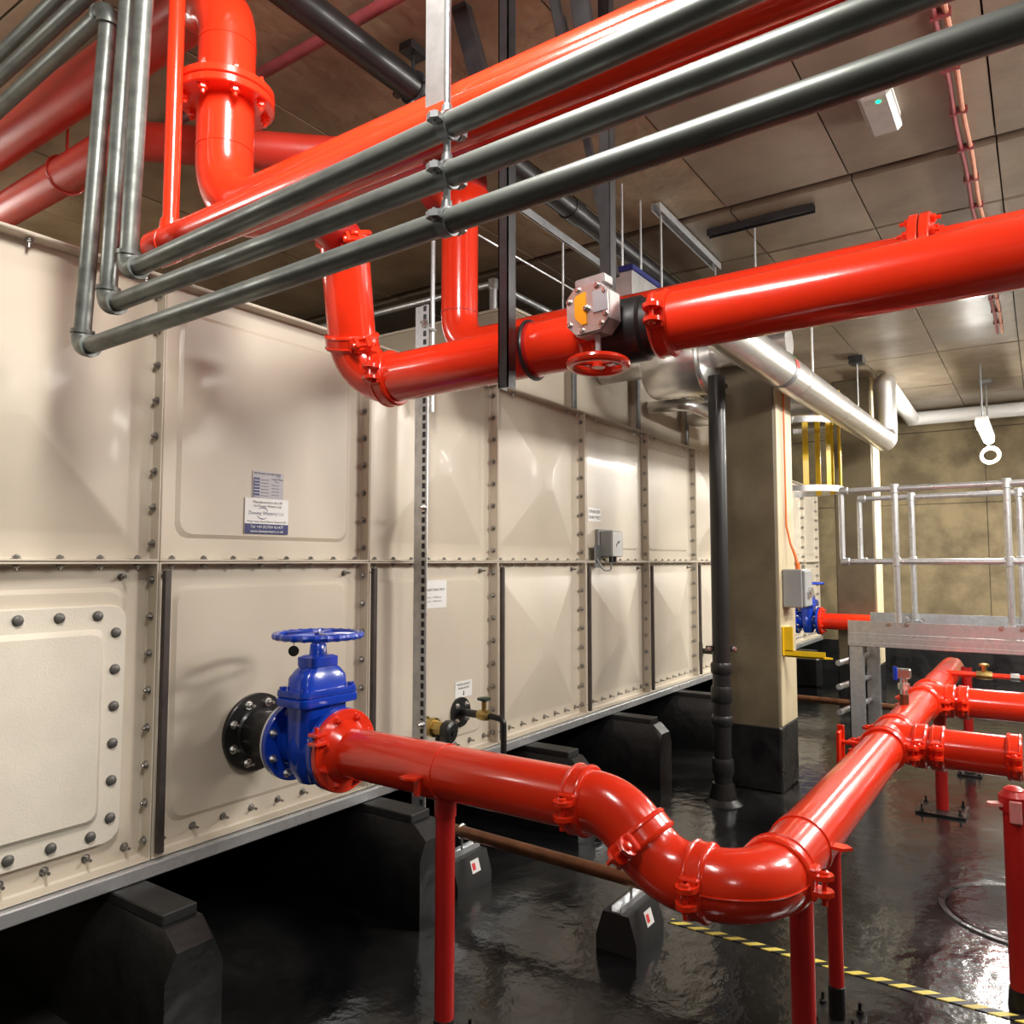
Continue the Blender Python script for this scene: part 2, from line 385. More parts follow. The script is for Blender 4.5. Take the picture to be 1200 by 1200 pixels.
# ------------------------------------------------------------------ water tanks
FD = 0.055
def rrect(x0, z0, x1, z1, r, y, k=3):
    out = []
    for cx, cz, a0 in ((x1-r, z1-r, 0), (x0+r, z1-r, pi/2), (x0+r, z0+r, pi), (x1-r, z0+r, 3*pi/2)):
        for i in range(k+1):
            a = a0+pi/2*i/k; out.append(V((cx+r*cos(a), y, cz+r*sin(a))))
    return out
def panel_mb(kind, W=1.0, Hh=1.0, fd=FD):
    b = MB(); g = 0.0012; t = 0.0075
    def loops(ls):
        n = len(ls[0]); vs = [p for l in ls for p in l]; fs = []
        for k in range(len(ls)-1):
            for i in range(n): fs.append((k*n+i, k*n+(i+1) % n, (k+1)*n+(i+1) % n, (k+1)*n+i))
        fs.append([(len(ls)-1)*n+i for i in range(n)]); b.add(vs, fs)
    def L(ins, r, y): return rrect(ins, ins, W-ins, Hh-ins, r, y)
    back = fd+0.012
    ls = [L(g, 0.002, back), L(g, 0.002, 0.002), L(g+0.002, 0.002, 0), L(t-0.001, 0.004, 0), L(t, 0.004, 0.002), L(t, 0.006, fd-0.006), L(t+0.006, 0.01, fd)]
    if kind == 'flat':
        ls += [L(0.085, 0.05, fd), L(0.10, 0.05, fd-0.010)]
    elif kind == 'plain':
        ls += [L(0.06, 0.02, fd)]
    else:
        ls += [L(0.085, 0.02, fd), L(0.10, 0.02, fd-0.006), L(0.436, 0.006, fd-0.072)]
    loops(ls); return b

tank = thing('water_tank', 'long cream bolted panel water tank on black plinths along the left', 'tank', (4.5, 4.0, 0.43))
T0 = 0.49
panels = {}
def put_panel(kind, x, z, tk, label=None, W=1.0, Hh=1.0, y=2.5):
    key = (kind, W, Hh, tk.name)
    if key not in panels:
        b = panel_mb(kind, W, Hh); o = b.build('panel', CREAM, None, ang=20); o.parent = tk; o['kind'] = 'thing'; del o['kind']; panels[key] = o
    else:
        o = panels[key].copy(); C.objects.link(o); o.parent = tk
    o.location = V((x, y, z))-V(tk.location)
    if label: o['label'] = label
    return o
kinds_low = ['flat', 'flat', 'flat', 'pyr', 'pyr', 'pyr', 'pyr', 'pyr']
kinds_up = ['pyr', 'flat', 'pyr', 'pyr', 'flat', 'flat', 'pyr', 'pyr']
for n in range(7):
    put_panel(kinds_low[n], T0+n, 0.48, tank)
    put_panel(kinds_up[n], T0+n, 1.48, tank)
MB().box((T0+0.01, 2.57, 0.47), (T0+7-0.01, 5.5, 2.47)).build('tank_body', CREAM3, tank)
MB().box((T0, 2.50, 2.472), (T0+7, 5.5, 2.486), 0.003).build('roof_sheet', CREAM, tank)
# raised upper tier
RX0 = 3.70
MB().box((RX0, 2.60, 2.84), (RX0+0.03, 5.5, 3.0)).build('upper_end_panel', CREAM3, tank)
MB().box((RX0+0.35, 2.66, 2.487), (T0+7, 5.5, 2.99)).build('upper_shade_fill', JOINT, tank)  # dark fill stands in for the shade inside the hollow tier
MB().box((RX0-0.012, 2.555, 2.99), (T0+7, 5.5, 3.008), 0.003).build('upper_roof_sheet', CREAM, tank)
xs = [RX0, 4.45, 5.45, 6.45, 7.49]
for i in range(4):
    put_panel('plain', xs[i], 2.488, tank, W=round(xs[i+1]-xs[i], 3), Hh=0.50, y=2.565)
for x in xs[1:]:
    MB().box((x-0.035, 2.545, 2.488), (x+0.012, 2.566, 2.985), 0.003).build('upper_post', GALVD, tank)
# galvanised base
MB().box((T0-0.02, 2.475, 0.432), (T0+7.02, 2.60, 0.478), 0.004).build('base_channel', GALV, tank)
# dark steel strips on the lower vertical joints
for n in range(1, 7):
    x = T0+n
    MB().box((x+0.010, 2.478, 0.50), (x+0.034, 2.499, 1.45), 0.002).build('joint_strip', STRIP, tank, 'dark steel strip covering a vertical joint')
# bolts of all flanges: too small to pick apart, one part
b = MB(); bl = MB()
for n in range(1, 8):
    x = T0+n
    for z0 in (0.48, 1.48):
        for k in range(8):
            b.hexbolt((x-0.009, 2.5+0.030, z0+0.062+0.125*k), (-1, 0, 0), 0.0105, 0.010, 0.006)
for n in range(7):
    for k in range(8):
        x = T0+n+0.062+0.125*k
        b.hexbolt((x, 2.528, 1.488), (0, 0, 1), 0.0105, 0.010, 0.004)
        b.hexbolt((x, 2.528, 1.472), (0, 0, -1), 0.0105, 0.010, 0.008)
        bl.hexbolt((x, 2.556, 0.532), (0, -1, 0), 0.010, 0.012, 0.022)
    for k in ((1, 6, 7) if n else (4, 7)):
        b.hexbolt((T0+n+0.062+0.125*k, 2.528, 2.468), (0, 0, -1), 0.009, 0.010, 0.014)
    bl.hexbolt((T0+n+0.90, 2.556, 1.43), (0, -1, 0), 0.011, 0.014, 0.028)
    bl.hexbolt((T0+n+0.045, 2.556, 1.43), (0, -1, 0), 0.009, 0.012, 0.02)
b.build('flange_bolts', BOLT, tank, kind='stuff'); bl.build('stud_bolts', BOLT, tank, kind='stuff')
# access hatch
hb = MB(); X0, X1, Z0, Z1 = 0.585, 1.397, 0.570, 1.338
ls = [rrect(X0, Z0, X1, Z1, 0.05, 2.556), rrect(X0, Z0, X1, Z1, 0.05, 2.532), rrect(X0+0.004, Z0+0.004, X1-0.004, Z1-0.004, 0.048, 2.528),
      rrect(X0+0.075, Z0+0.075, X1-0.075, Z1-0.075, 0.03, 2.528), rrect(X0+0.092, Z0+0.092, X1-0.092, Z1-0.092, 0.03, 2.508)]
n = len(ls[0]); vs = [p for l in ls for p in l]
hb.add(vs, [(k*n+i, k*n+(i+1) % n, (k+1)*n+(i+1) % n, (k+1)*n+i) for k in range(4) for i in range(n)]+[[4*n+i for i in range(n)]])
hatch = hb.build('access_hatch', CREAM2, tank, 'paler rough bolted inspection cover', ang=25)
hx = [1.300-0.1185*k for k in range(6)]
hz = [1.247-0.1195*k for k in range(6)]
pos = [(x, Z0+0.036) for x in hx]+[(x, Z1-0.034) for x in hx]+[(X0+0.036, z) for z in hz]+[(X1-0.036, z) for z in hz]
for x, z in pos:
    MB().lathe((x, 2.5285, z), (0, -1, 0), [(0, 0.017), (0.003, 0.017), (0.004, 0.0145), (0.010, 0.0140), (0.013, 0.009)], 12).build('bolt', DULL, hatch)
# black outlet flange with spool
sp = MB().lathe((1.93, 2.55, 0.822), (0, -1, 0), [(0, 0.10), (0.02, 0.10), (0.032, 0.088), (0.20, 0.086), (0.215, 0.10), (0.228, 0.10)], 40).build('outlet_spool', BLACK, tank, 'black flanged outlet spool')
u_, v_, w__ = fr((0, -1, 0))
fo = MB().lathe((1.93, 2.555, 0.822), (0, -1, 0), [(0, 0.08), (0, 0.146), (0.004, 0.148), (0.026, 0.148), (0.029, 0.145), (0.029, 0.08)], 48).build('outlet_flange', BLACK, tank, 'black flange bolted to the tank')
MB().lathe((1.93, 2.556, 0.822), (0, -1, 0), [(0, 0.15), (0.006, 0.1515), (0.008, 0.148)], 40).build('sealant_ring', WHITE, tank)
for i in range(8):
    a = 2*pi*(i+0.5)/8; q = V((1.93, 2.526, 0.822))+u_*(0.118*cos(a))+v_*(0.118*sin(a))
    MB().hexbolt(q, (0, -1, 0), 0.012, 0.014, 0.022).build('bolt', BOLTB, fo)
MB().lathe((1.93, 2.327, 0.822), (0, -1, 0), [(0, 0.10), (0, 0.144), (0.006, 0.144), (0.006, 0.10)], 48).build('gasket', WHITE, tank, 'thin white flange gasket')

# far tank
tank2 = thing('water_tank', 'far cream panel tank half hidden behind the concrete column, yellow caged ladder above', 'tank', (9.7, 4.0, 0.43))
fx = [7.95, 8.30, 9.30, 10.25, 10.98]
for i in range(4):
    W = round(fx[i+1]-fx[i], 3)
    put_panel('flat', fx[i], 0.48, tank2, W=W); put_panel('flat', fx[i], 1.48, tank2, W=W)
MB().box((7.96, 2.57, 0.47), (10.97, 5.5, 2.47)).build('tank_body', CREAM3, tank2)
MB().box((7.95, 2.475, 0.432), (10.98, 2.60, 0.478), 0.004).build('base_channel', GALV, tank2)
b = MB()
for x in fx[1:]:
    for k in range(16): b.hexbolt((x-0.009, 2.53, 0.542+0.125*k), (-1, 0, 0), 0.013, 0.012, 0.006)
for x in fx[1:4]:
    for k in range(16): b.hexbolt((x+0.05, 2.553, 0.542+0.125*k), (0, -1, 0), 0.013, 0.012, 0.006)
for k in range(24): b.hexbolt((8.01+0.125*k, 2.556, 0.532), (0, -1, 0), 0.012, 0.014, 0.02)
b.build('flange_bolts', BOLT, tank2, kind='stuff')

# plinths
pl_labels = ['black coated plinth under the tank nearest to the viewer', 'black coated plinth behind the front red support post',
             'black coated plinth under the tank behind the red pipe bend', 'black coated plinth to the left of the black drain pipe',
             'black coated plinth farthest along, just left behind the black drain pipe']
for i, x in enumerate((1.405, 2.50, 3.78, 4.86, 6.0)):
    t = thing('tank_plinth', pl_labels[i], 'plinth', (x, 3.2, 0), 'plinths under the long tank')
    b = MB()
    yf = 2.11
    prof = [(-0.10, 0), (-0.10, 0.325), (-0.062, 0.398), (0.062, 0.398), (0.10, 0.325), (0.10, 0)]
    vs = []
    for (dy, sh, dzz) in ((0.0, 0.95, -0.055), (0.06, 1.0, 0.0), (3.0, 1.0, 0.0)):
        for (a, z) in prof: vs.append(V((x+a*sh, yf+dy, z+(dzz if z > 0.2 else 0))))
    m_ = len(prof); fs = [list(range(m_)), [2*m_+q for q in range(m_)][::-1]]
    for r in range(2):
        for q in range(m_): fs.append((r*m_+q, r*m_+(q+1) % m_, (r+1)*m_+(q+1) % m_, (r+1)*m_+q))
    b.add(vs, fs); b.build('block', BITUMENW, t)
    MB().box((x-0.058, 2.19, 0.396), (x+0.058, 5.1, 0.431), 0.004).build('packer', RUBBER, t, 'flat topped bearing strip')

t = thing('tank_plinth', 'dark plinth below the far tank behind the bright column edge', 'plinth', (9.6, 3.2, 0))
MB().box((9.5, 2.2, 0), (9.72, 5, 0.36), 0.03).build('block', BITUMENW, t)
MB().box((9.55, 2.25, 0.355), (9.67, 5, 0.431), 0.004).build('packer', RUBBER, t)

# ------------------------------------------------------------------ notices on the tank (face y = 2.545 on flat panels)
UX, UZ = V((1, 0, 0)), V((0, 0, 1))
def sign(name, label, x0, x1, z0, z1, y, m=WHITE, th=0.002, frame=None):
    t = thing(name, label, 'sign', ((x0+x1)/2, y, (z0+z1)/2))
    MB().box((x0, y-th, z0), (x1, y, z1)).build('board', m, t); return t
def line(t, s, size, x, z, y, m=INK, th=0.002, align='CENTER', name='lettering'):
    return text_mb(s, size, (x, y-th, z), UX, UZ, 0.0008, align).build(name, m, t)
FY = 2.5445
s = sign('rating_plate', 'small silver rating plate with blue column above the white maker sign', 1.892, 2.041, 1.728, 1.838, FY, SILVERP)
MB().box((1.897, FY-0.0035, 1.735), (1.925, FY-0.002, 1.812)).build('blue_column', NAVY, s)
line(s, 'SECTIONAL WATER TANK', 0.011, 1.897, 1.829, FY, INK, align='LEFT')
for k in range(6):
    MB().box((1.932, FY-0.003, 1.803-0.0125*k), (1.968, FY-0.002, 1.806-0.0125*k)).build('print_line', GREYINK, s)
    MB().box((1.899, FY-0.0042, 1.800-0.0125*k), (1.924, FY-0.0035, 1.802-0.0125*k)).build('print_line', WHITE, s)
line(s, 'Dewey Waters', 0.0095, 2.012, 1.811, FY, INK)
for k in range(4): MB().box((1.985, FY-0.003, 1.785-0.013*k), (2.018, FY-0.002, 1.788-0.013*k)).build('print_line', GREYINK, s)
def swoosh(t, cx, cz, r, y, sx=1.25):
    for (a0, a1) in ((25, 140), (200, 320)):
        pts_o = []; pts_i = []
        for i in range(13):
            f = i/12; a = radians(a0+(a1-a0)*f); th = 0.16*r*sin(pi*min(1, f*0.85+0.1))
            pts_o.append((sx*r*cos(a), r*sin(a))); pts_i.append((sx*(r-th)*cos(a), (r-th)*sin(a)))
        poly = pts_o+pts_i[::-1]; n_ = 13
        b = MB(); vs = [V((cx+p, y-0.0028, cz+q)) for p, q in poly]
        b.add(vs, [(i, i+1, 2*n_-2-i, 2*n_-1-i) for i in range(n_-1)]); b.build('logo_arc', NAVY, t)
swoosh(s, 2.010, 1.811, 0.013, FY)
s = sign('maker_sign', 'white maker sign with navy foot band on the upper tank panel', 1.858, 2.066, 1.590, 1.730, FY-0.0022)
y2 = FY-0.0022
MB().box((1.858, y2-0.0032, 1.590), (2.066, y2-0.002, 1.629)).build('navy_band', NAVY, s)
line(s, 'Manufactured in the UK', 0.0145, 1.965, 1.715, y2)
line(s, 'by Dewey Waters Ltd', 0.0145, 1.965, 1.700, y2)
line(s, 'Dewey Waters', 0.021, 1.940, 1.671, y2, NAVY)
line(s, 'WATER TANKS', 0.006, 2.024, 1.674, y2, GREYINK); line(s, 'AND HOUSINGS', 0.006, 2.024, 1.667, y2, GREYINK)
swoosh(s, 1.940, 1.671, 0.024, y2, 1.2)
line(s, 'Water Tanks  Flood Defence  Bespoke GRP', 0.0104, 1.962, 1.638, y2)
line(s, 'Tel: +44 (0)1934 421477', 0.0155, 1.962, 1.617, y2-0.0012, WHITE)
line(s, 'www.deweywaters.co.uk', 0.0155, 1.962, 1.600, y2-0.0012, WHITE)
s = sign('tank_sign', 'white sign above the small grey sensor box', 4.60, 4.783, 1.757, 1.85, FY)
line(s, 'SPRINKLER', 0.032, 4.69, 1.824, FY); line(s, 'TANK WEST', 0.032, 4.69, 1.784, FY)
s = sign('tank_sign', 'white sign half hidden behind the slotted steel post', 2.872, 3.090, 1.245, 1.386, FY)
line(s, 'SPRINKLER TANK WEST', 0.0175, 2.981, 1.338, FY)
line(s, 'Capacity - 115000 litres', 0.0135, 2.984, 1.300, FY, GREYINK); line(s, 'Effective - 110000 litres', 0.0135, 2.984, 1.280, FY, GREYINK)
s = sign('drain_sign', 'small white sign above the black tap flange', 3.165, 3.308, 0.768, 0.852, FY)
line(s, 'WATER QUALITY', 0.0150, 3.236, 0.835, FY); line(s, 'DRAIN POINT', 0.0150, 3.236, 0.815, FY)
MB().prism([(-0.003, 0.016), (0.003, 0.016), (0.003, 0), (0.007, 0), (0, -0.010), (-0.007, 0), (-0.003, 0)], (3.236, FY-0.002, 0.785), UX, UZ, V((0, -1, 0)), 0.0008).build('arrow', INK, s)

# sensor box on the upper panel
t = thing('sensor_box', 'small grey sensor enclosure on the tank below the white sign', 'control box', (4.83, 2.5, 1.5))
MB().box((4.70, 2.515, 1.51), (4.92, 2.545, 1.705), 0.006).build('back_plate', GREYP, t)
MB().box((4.715, 2.42, 1.513), (4.885, 2.516, 1.692), 0.008).build('housing', GREYP, t)
MB().box((4.722, 2.417, 1.517), (4.868, 2.4205, 1.688), 0.001).build('front_label', WHITE, t, 'pale printed front label')
MB().prism([(0, 0), (0.03, 0.03), (0.05, 0.035), (0.06, 0.05), (0.035, 0.045), (0.01, 0.025)], (4.765, 2.417, 1.575), UX, UZ, V((0, -1, 0)), 0.001).build('print_mark', INK, t)
MB().cyl((4.77, 2.46, 1.513), (4.77, 2.46, 1.475), 0.013, 12).build('cable_gland', INK, t); MB().cyl((4.83, 2.46, 1.513), (4.83, 2.46, 1.475), 0.013, 12).build('cable_gland', INK, t)
MB().box((4.62, 2.50, 1.44), (4.70, 2.512, 1.59), 0.003).build('bracket', GALVD, t)
MB().tube(path([(4.77, 2.46, 1.476), (4.76, 2.45, 1.42), (4.66, 2.46, 1.42), (4.64, 2.50, 1.50)], 0.03, 5), 0.006, 8).build('cable', GREYP, t)

# ------------------------------------------------------------------ gate valves
def gate_valve(label, x, z, y1, y0, k=1.0, tag=True):
    """flange faces at y1 (tank side) and y0 (pipe side)"""
    t = thing('gate_valve', label, 'valve', (x, (y0+y1)/2, z)); ym = (y0+y1)/2
    flange(t, (x, y1-0.012, z), (0, -1, 0), 0.143*k, 0.08, 0.024, 8, 0.118*k, BLUE, BOLTB, 0.011, side=1, name='tank_flange')
    flange(t, (x, y0+0.012, z), (0, 1, 0), 0.143*k, 0.08, 0.024, 8, 0.118*k, BLUE, BOLTB, 0.011, side=1, name='pipe_flange')
    b = MB()
    b.lathe((x, y1-0.02, z), (0, -1, 0), [(0, 0.085), (0.05, 0.092), ((y1-y0)/2-0.02, 0.118), (y1-y0-0.09, 0.092), (y1-y0-0.04, 0.085)], 32)
    def ringrect(hx, hy, zz, r): return [V((p.x, p.z, zz)) for p in rrect(x-hx, ym-hy, x+hx, ym+hy, r, 0, 3)]
    def loft(b, ls):
        n_ = len(ls[0]); vs = [p for l in ls for p in l]
        b.add(vs, [(q*n_+i, q*n_+(i+1) % n_, (q+1)*n_+(i+1) % n_, (q+1)*n_+i) for q in range(len(ls)-1) for i in range(n_)]+[list(range(n_)), [(len(ls)-1)*n_+i for i in range(n_)]])
    loft(b, [ringrect(0.06, 0.04, z-0.128, 0.03), ringrect(0.10, 0.055, z-0.07, 0.04), ringrect(0.108, 0.06, z+0.02, 0.04), ringrect(0.105, 0.06, z+0.155, 0.035)])
    b.build('body', BLUE, t)
    b = MB(); loft(b, [ringrect(0.132, 0.082, z+0.150, 0.03), ringrect(0.134, 0.084, z+0.155, 0.03), ringrect(0.134, 0.084, z+0.176, 0.03), ringrect(0.128, 0.080, z+0.180, 0.03)])
    loft(b, [ringrect(0.130, 0.080, z+0.182, 0.03), ringrect(0.132, 0.082, z+0.186, 0.03), ringrect(0.130, 0.080, z+0.206, 0.03)])
    for sx in (-1, 1):
        for sy in (-1, 1): b.cyl((x+sx*0.108, ym+sy*0.058, z+0.205), (x+sx*0.108, ym+sy*0.058, z+0.216), 0.013, 12)
    b.build('bonnet_flange', BLUE, t)
    b = MB(); loft(b, [ringrect(0.108, 0.062, z+0.205, 0.04), ringrect(0.104, 0.060, z+0.245, 0.04), ringrect(0.085, 0.050, z+0.272, 0.04), ringrect(0.06, 0.045, z+0.285, 0.03)])
    loft(b, [ringrect(0.062, 0.05, z+0.283, 0.02), ringrect(0.062, 0.05, z+0.315, 0.02), ringrect(0.045, 0.04, z+0.322, 0.02)])
    b.lathe((x, ym, z+0.318), (0, 0, 1), [(0, 0.033), (0.04, 0.029), (0.046, 0.024)], 20)
    b.build('bonnet', BLUE, t)
    MB().lathe((x, ym, z+0.362), (0, 0, 1), [(0, 0.024), (0.012, 0.022), (0.014, 0.012), (0.04, 0.012)], 16).build('stem', BLACK, t)
    hz_ = z+0.392; b = MB(); nn = 72; R = 0.150*k
    pts = [V((x+(R+0.0022*cos(24*2*pi*i/nn))*cos(2*pi*i/nn), ym+(R+0.0022*cos(24*2*pi*i/nn))*sin(2*pi*i/nn), hz_)) for i in range(nn)]
    b.tube(pts, [0.0125+0.0012*cos(24*2*pi*i/nn) for i in range(nn)], 8, closed=True)
    b.lathe((x, ym, hz_-0.014), (0, 0, 1), [(0, 0.022), (0.024, 0.020)], 16)
    for i in range(5):
        a = 2*pi*i/5+0.4; b.tube([(x+0.015*cos(a), ym+0.015*sin(a), hz_), (x+0.08*cos(a+0.15), ym+0.08*sin(a+0.15), hz_+0.004), (x+R*cos(a+0.1), ym+R*sin(a+0.1), hz_)], [0.010, 0.008, 0.009], 8)
    b.build('handwheel', BLUE, t)
    if tag:
        q = V((x-0.095, ym+0.02, hz_-0.02)); g = MB().lathe(q+V((0, 0, -0.03)), (-0.75, -0.6, 0), [(0, 0.019), (0.0025, 0.019)], 20)
        g.cyl(q+V((0, 0, -0.012)), q+V((0.0, 0, 0.012)), 0.0012, 6); g.build('tag', BLACK, t, 'round black tag hanging from the wheel')
    return t
gate_valve('blue gate valve with scalloped handwheel bolted to the near tank', 1.93, 0.820, 2.322, 2.062)
MB().lathe((8.54, 2.55, 0.86), (0, -1, 0), [(0, 0.14), (0.03, 0.14), (0.03, 0.086), (0.335, 0.086), (0.335, 0.14), (0.36, 0.14)], 32).build('outlet_spool', BLACK, tank2)
gate_valve('blue gate valve on the far tank beside the grey switch box', 8.54, 0.860, 2.188, 1.950, tag=False)

# taps on the lower tank panel
t = thing('drain_tap', 'brass drain tap on a black tank flange with a dark bent outlet', 'tap', (3.21, 2.5, 0.69))
fo = MB().lathe((3.205, 2.552, 0.695), (0, -1, 0), [(0, 0.03), (0, 0.078), (0.022, 0.076), (0.022, 0.02)], 28).build('flange', BLACK, t)
for i in range(4):
    a = pi/4+i*pi/2; MB().hexbolt((3.205+0.055*cos(a), 2.53, 0.695+0.055*sin(a)), (0, -1, 0), 0.010, 0.012, 0.006).build('bolt', BOLTB, fo)
MB().tube([(3.205, 2.53, 0.695), (3.205, 2.40, 0.695)], 0.020, 14).build('spool', BLACK, t)
b = MB().lathe((3.205, 2.42, 0.695), (0, -1, 0), [(0, 0.024), (0.02, 0.028), (0.05, 0.028), (0.07, 0.022)], 14); b.cyl((3.205, 2.385, 0.70), (3.205, 2.385, 0.765), 0.013, 12)
b.build('tap_body', BRASS, t)
MB().lathe((3.205, 2.385, 0.765), (0, 0, 1), [(0, 0.012), (0.008, 0.036), (0.018, 0.036), (0.022, 0.015)], 8).build('tap_handle', mat('green_black_handle', (0.02, 0.045, 0.03), 0.4), t)
MB().tube(path([(3.205, 2.355, 0.695), (3.215, 2.27, 0.685), (3.215, 2.27, 0.50)], 0.03, 6), 0.016, 12).build('outlet_pipe', BLACK, t)
t = thing('strainer_tap', 'brass fitting with round black knob beside the slotted post', 'tap', (2.93, 2.5, 0.66))
MB().lathe((2.93, 2.552, 0.67), (0, -1, 0), [(0, 0.05), (0.012, 0.05), (0.012, 0.032), (0.05, 0.032), (0.05, 0.048), (0.075, 0.048), (0.075, 0.034), (0.13, 0.034)], 10).build('brass_body', BRASS, t)
MB().lathe((2.93, 2.425, 0.66), (0.15, -1, -0.1), [(0, 0.030), (0.01, 0.056), (0.045, 0.058), (0.055, 0.045), (0.056, 0.018), (0.065, 0.018)], 12).build('black_knob', BLACK, t)
MB().tube([(2.93, 2.46, 0.66), (2.93, 2.46, 0.565)], 0.014, 10).build('outlet_pipe', BLACK, t)
t = thing('drain_tap', 'tiny tap on the tank seen just left of the black drain pipe', 'tap', (6.62, 2.5, 0.69))
MB().lathe((6.62, 2.552, 0.69), (0, -1, 0), [(0, 0.08), (0.02, 0.08), (0.02, 0.025), (0.14, 0.025)], 16).build('flange', BLACK, t)
MB().tube(path([(6.62, 2.42, 0.69), (6.62, 2.36, 0.69), (6.62, 2.36, 0.58)], 0.03), 0.018, 10).build('outlet_pipe', BRASS, t)

# ------------------------------------------------------------------ lower red pipework
R6 = 0.084
X1_, ZL, YM, ZM = 1.93, 0.812, 0.60, 0.669
XA, XB = 3.86, 5.18
t = thing('suction_pipe', 'red suction pipe from the blue valve dipping to the corner bend', 'pipe', (X1_, 1.4, ZL))
flange(t, (X1_, 2.048, ZL+0.006), (0, -1, 0), 0.143, 0.08, 0.024, 8, 0.118, RED, RED, 0.012, side=1)
MB().lathe((X1_, 2.037, ZL+0.004), (0, -1, 0), [(0, 0.108), (0.02, 0.095), (0.035, R6)], 36).build('weld_neck', RED, t)
pipe(t, (X1_, 2.04, ZL+0.004), (X1_, 1.085, ZL), R6, RED)
weld(t, (X1_, 1.60, ZL+0.002), (0, -1, 0), R6, RED, 0.005, 'clamp_line')
# tamper clip on the flange rim
b = MB().obox((X1_-0.135, 2.035, ZL+0.055), (0.05, 0.045, 0.012), (1, 0, 0), (0, 1, 0), (0, 0, 1), 0.003); b.obox((X1_-0.135, 2.035, ZL+0.085), (0.05, 0.045, 0.012), (1, 0, 0), (0, 1, 0), (0, 0, 1), 0.003)
b.cyl((X1_-0.14, 2.035, ZL+0.03), (X1_-0.14, 2.035, ZL+0.11), 0.007, 8); b.build('flange_clip', RED, t)
k1 = V((X1_, 0.985, ZL)); k2 = V((X1_, 0.842, ZM)); 
dn = (k2-k1).normalized(); mid = (k1+k2)/2; c3p = V((X1_, 0.742, ZM))
coupling(t, (X1_, 1.088, ZL), (0, -1, 0), (1, 0, 0), R6)
elbow(t, (X1_, 1.085, ZL), k1, mid, R6*1.02, 0.17, RED, seam=False)
coupling(t, mid, dn, (1, 0, 0), R6)
elbow(t, mid, k2, c3p, R6*1.02, 0.17, RED)
coupling(t, c3p, (0, -1, 0), (1, 0, 0), R6)
elbow(t, c3p, (X1_, YM, ZM), (X1_+0.15, YM, ZM), R6*1.04, 0.135, RED, seam=True)

t = thing('manifold_pipe', 'large red collector pipe running away from the corner bend under the walkway', 'pipe', (4, YM, ZM))
coupling(t, (X1_+0.155, YM, ZM), (1, 0, 0), (0, 1, 0), R6)
pipe(t, (X1_+0.16, YM, ZM), (XA-0.16, YM, ZM), R6, RED)
weld(t, (2.31, YM, ZM), (1, 0, 0), R6, RED, 0.005, 'clamp_line')
b = MB()
b.lathe((2.33, YM, ZM), (1, 0, 0), [(-0.022, R6), (-0.022, R6+0.004), (0.022, R6+0.004), (0.022, R6)], 32)
b.prism([(0, -0.02), (0.03, -0.022), (0.05, 0), (0.03, 0.022), (0, 0.02)], (2.33, YM-R6-0.004, ZM+0.012), (0, -1, 0), (1, 0, 0), (0, 0, 1), 0.008)
b.build('pipe_clip', RED, t)
def tee(xc, yb):
    coupling(t, (xc-0.165, YM, ZM), (1, 0, 0), (0, 1, 0), R6)
    b = MB().cyl((xc-0.165, YM, ZM), (xc+0.165, YM, ZM), R6*1.06, 32)
    b.tube([(xc, YM, ZM), (xc, YM-0.08, ZM), (xc, YM-0.125, ZM)], [R6*1.08, R6*1.06, R6*1.03], 28); b.build('tee', RED, t)
    coupling(t, (xc+0.165, YM, ZM), (1, 0, 0), (0, 1, 0), R6)
tee(XA, 0); tee(XB, 0)
pipe(t, (XA+0.16, YM, ZM), (XB-0.16, YM, ZM), R6, RED)
pipe(t, (XB+0.16, YM, ZM), (6.75, YM, ZM), R6, RED)
weld(t, (5.85, YM, ZM), (1, 0, 0), R6, RED, 0.006, 'clamp_line')
MB().lathe((6.75, YM, ZM), (1, 0, 0), [(0, R6), (0.02, R6), (0.02, R6*0.7), (0.3, R6*0.6)], 28).build('reducer', RED, t)
# side plate clamp on the left of the near tee
b = MB().obox((XA-0.27, YM+0.155, ZM-0.02), (0.055, 0.014, 0.20), (1, 0, 0), (0, 1, 0), (0, 0, 1), 0.003)
b.obox((XA-0.235, YM+0.155, ZM-0.01), (0.010, 0.03, 0.22), (1, 0, 0), (0, 1, 0), (0, 0, 1), 0.003); b.cyl((XA-0.25, YM+0.05, ZM+0.03), (XA-0.25, YM+0.17, ZM+0.03), 0.009, 10)
b.cyl((XA-0.25, YM+0.05, ZM-0.05), (XA-0.25, YM+0.17, ZM-0.05), 0.014, 10)
b.build('flange_bracket', RED, t)
# gauge tapping
b = MB().cyl((4.42, YM+0.01, ZM+R6-0.01), (4.42, YM+0.01, ZM+R6+0.05), 0.022, 14); b.build('tapping', COPPER, t)
t = thing('test_cock', 'chrome test cock with blue lever standing on the red collector pipe', 'tap', (4.42, YM+0.01, ZM+R6+0.05))
b = MB().cyl((4.42, YM+0.01, ZM+R6+0.05), (4.42, YM+0.01, ZM+R6+0.13), 0.018, 14); b.lathe((4.42, YM+0.01, ZM+R6+0.075), (0, 0, 1), [(0, 0.028), (0.03, 0.028)], 8)
b.build('body', BOLTB, t)
MB().obox((4.42, YM+0.01, ZM+R6+0.155), (0.035, 0.07, 0.05), (1, 0, 0), (0, 1, 0), (0, 0, 1), 0.006).build('cap', BOLTB, t)
MB().obox((4.40, YM+0.045, ZM+R6+0.155), (0.012, 0.02, 0.07), (1, 0, 0), (0, 1, 0), (0, 0, 1), 0.003).build('lever', BLUE, t)

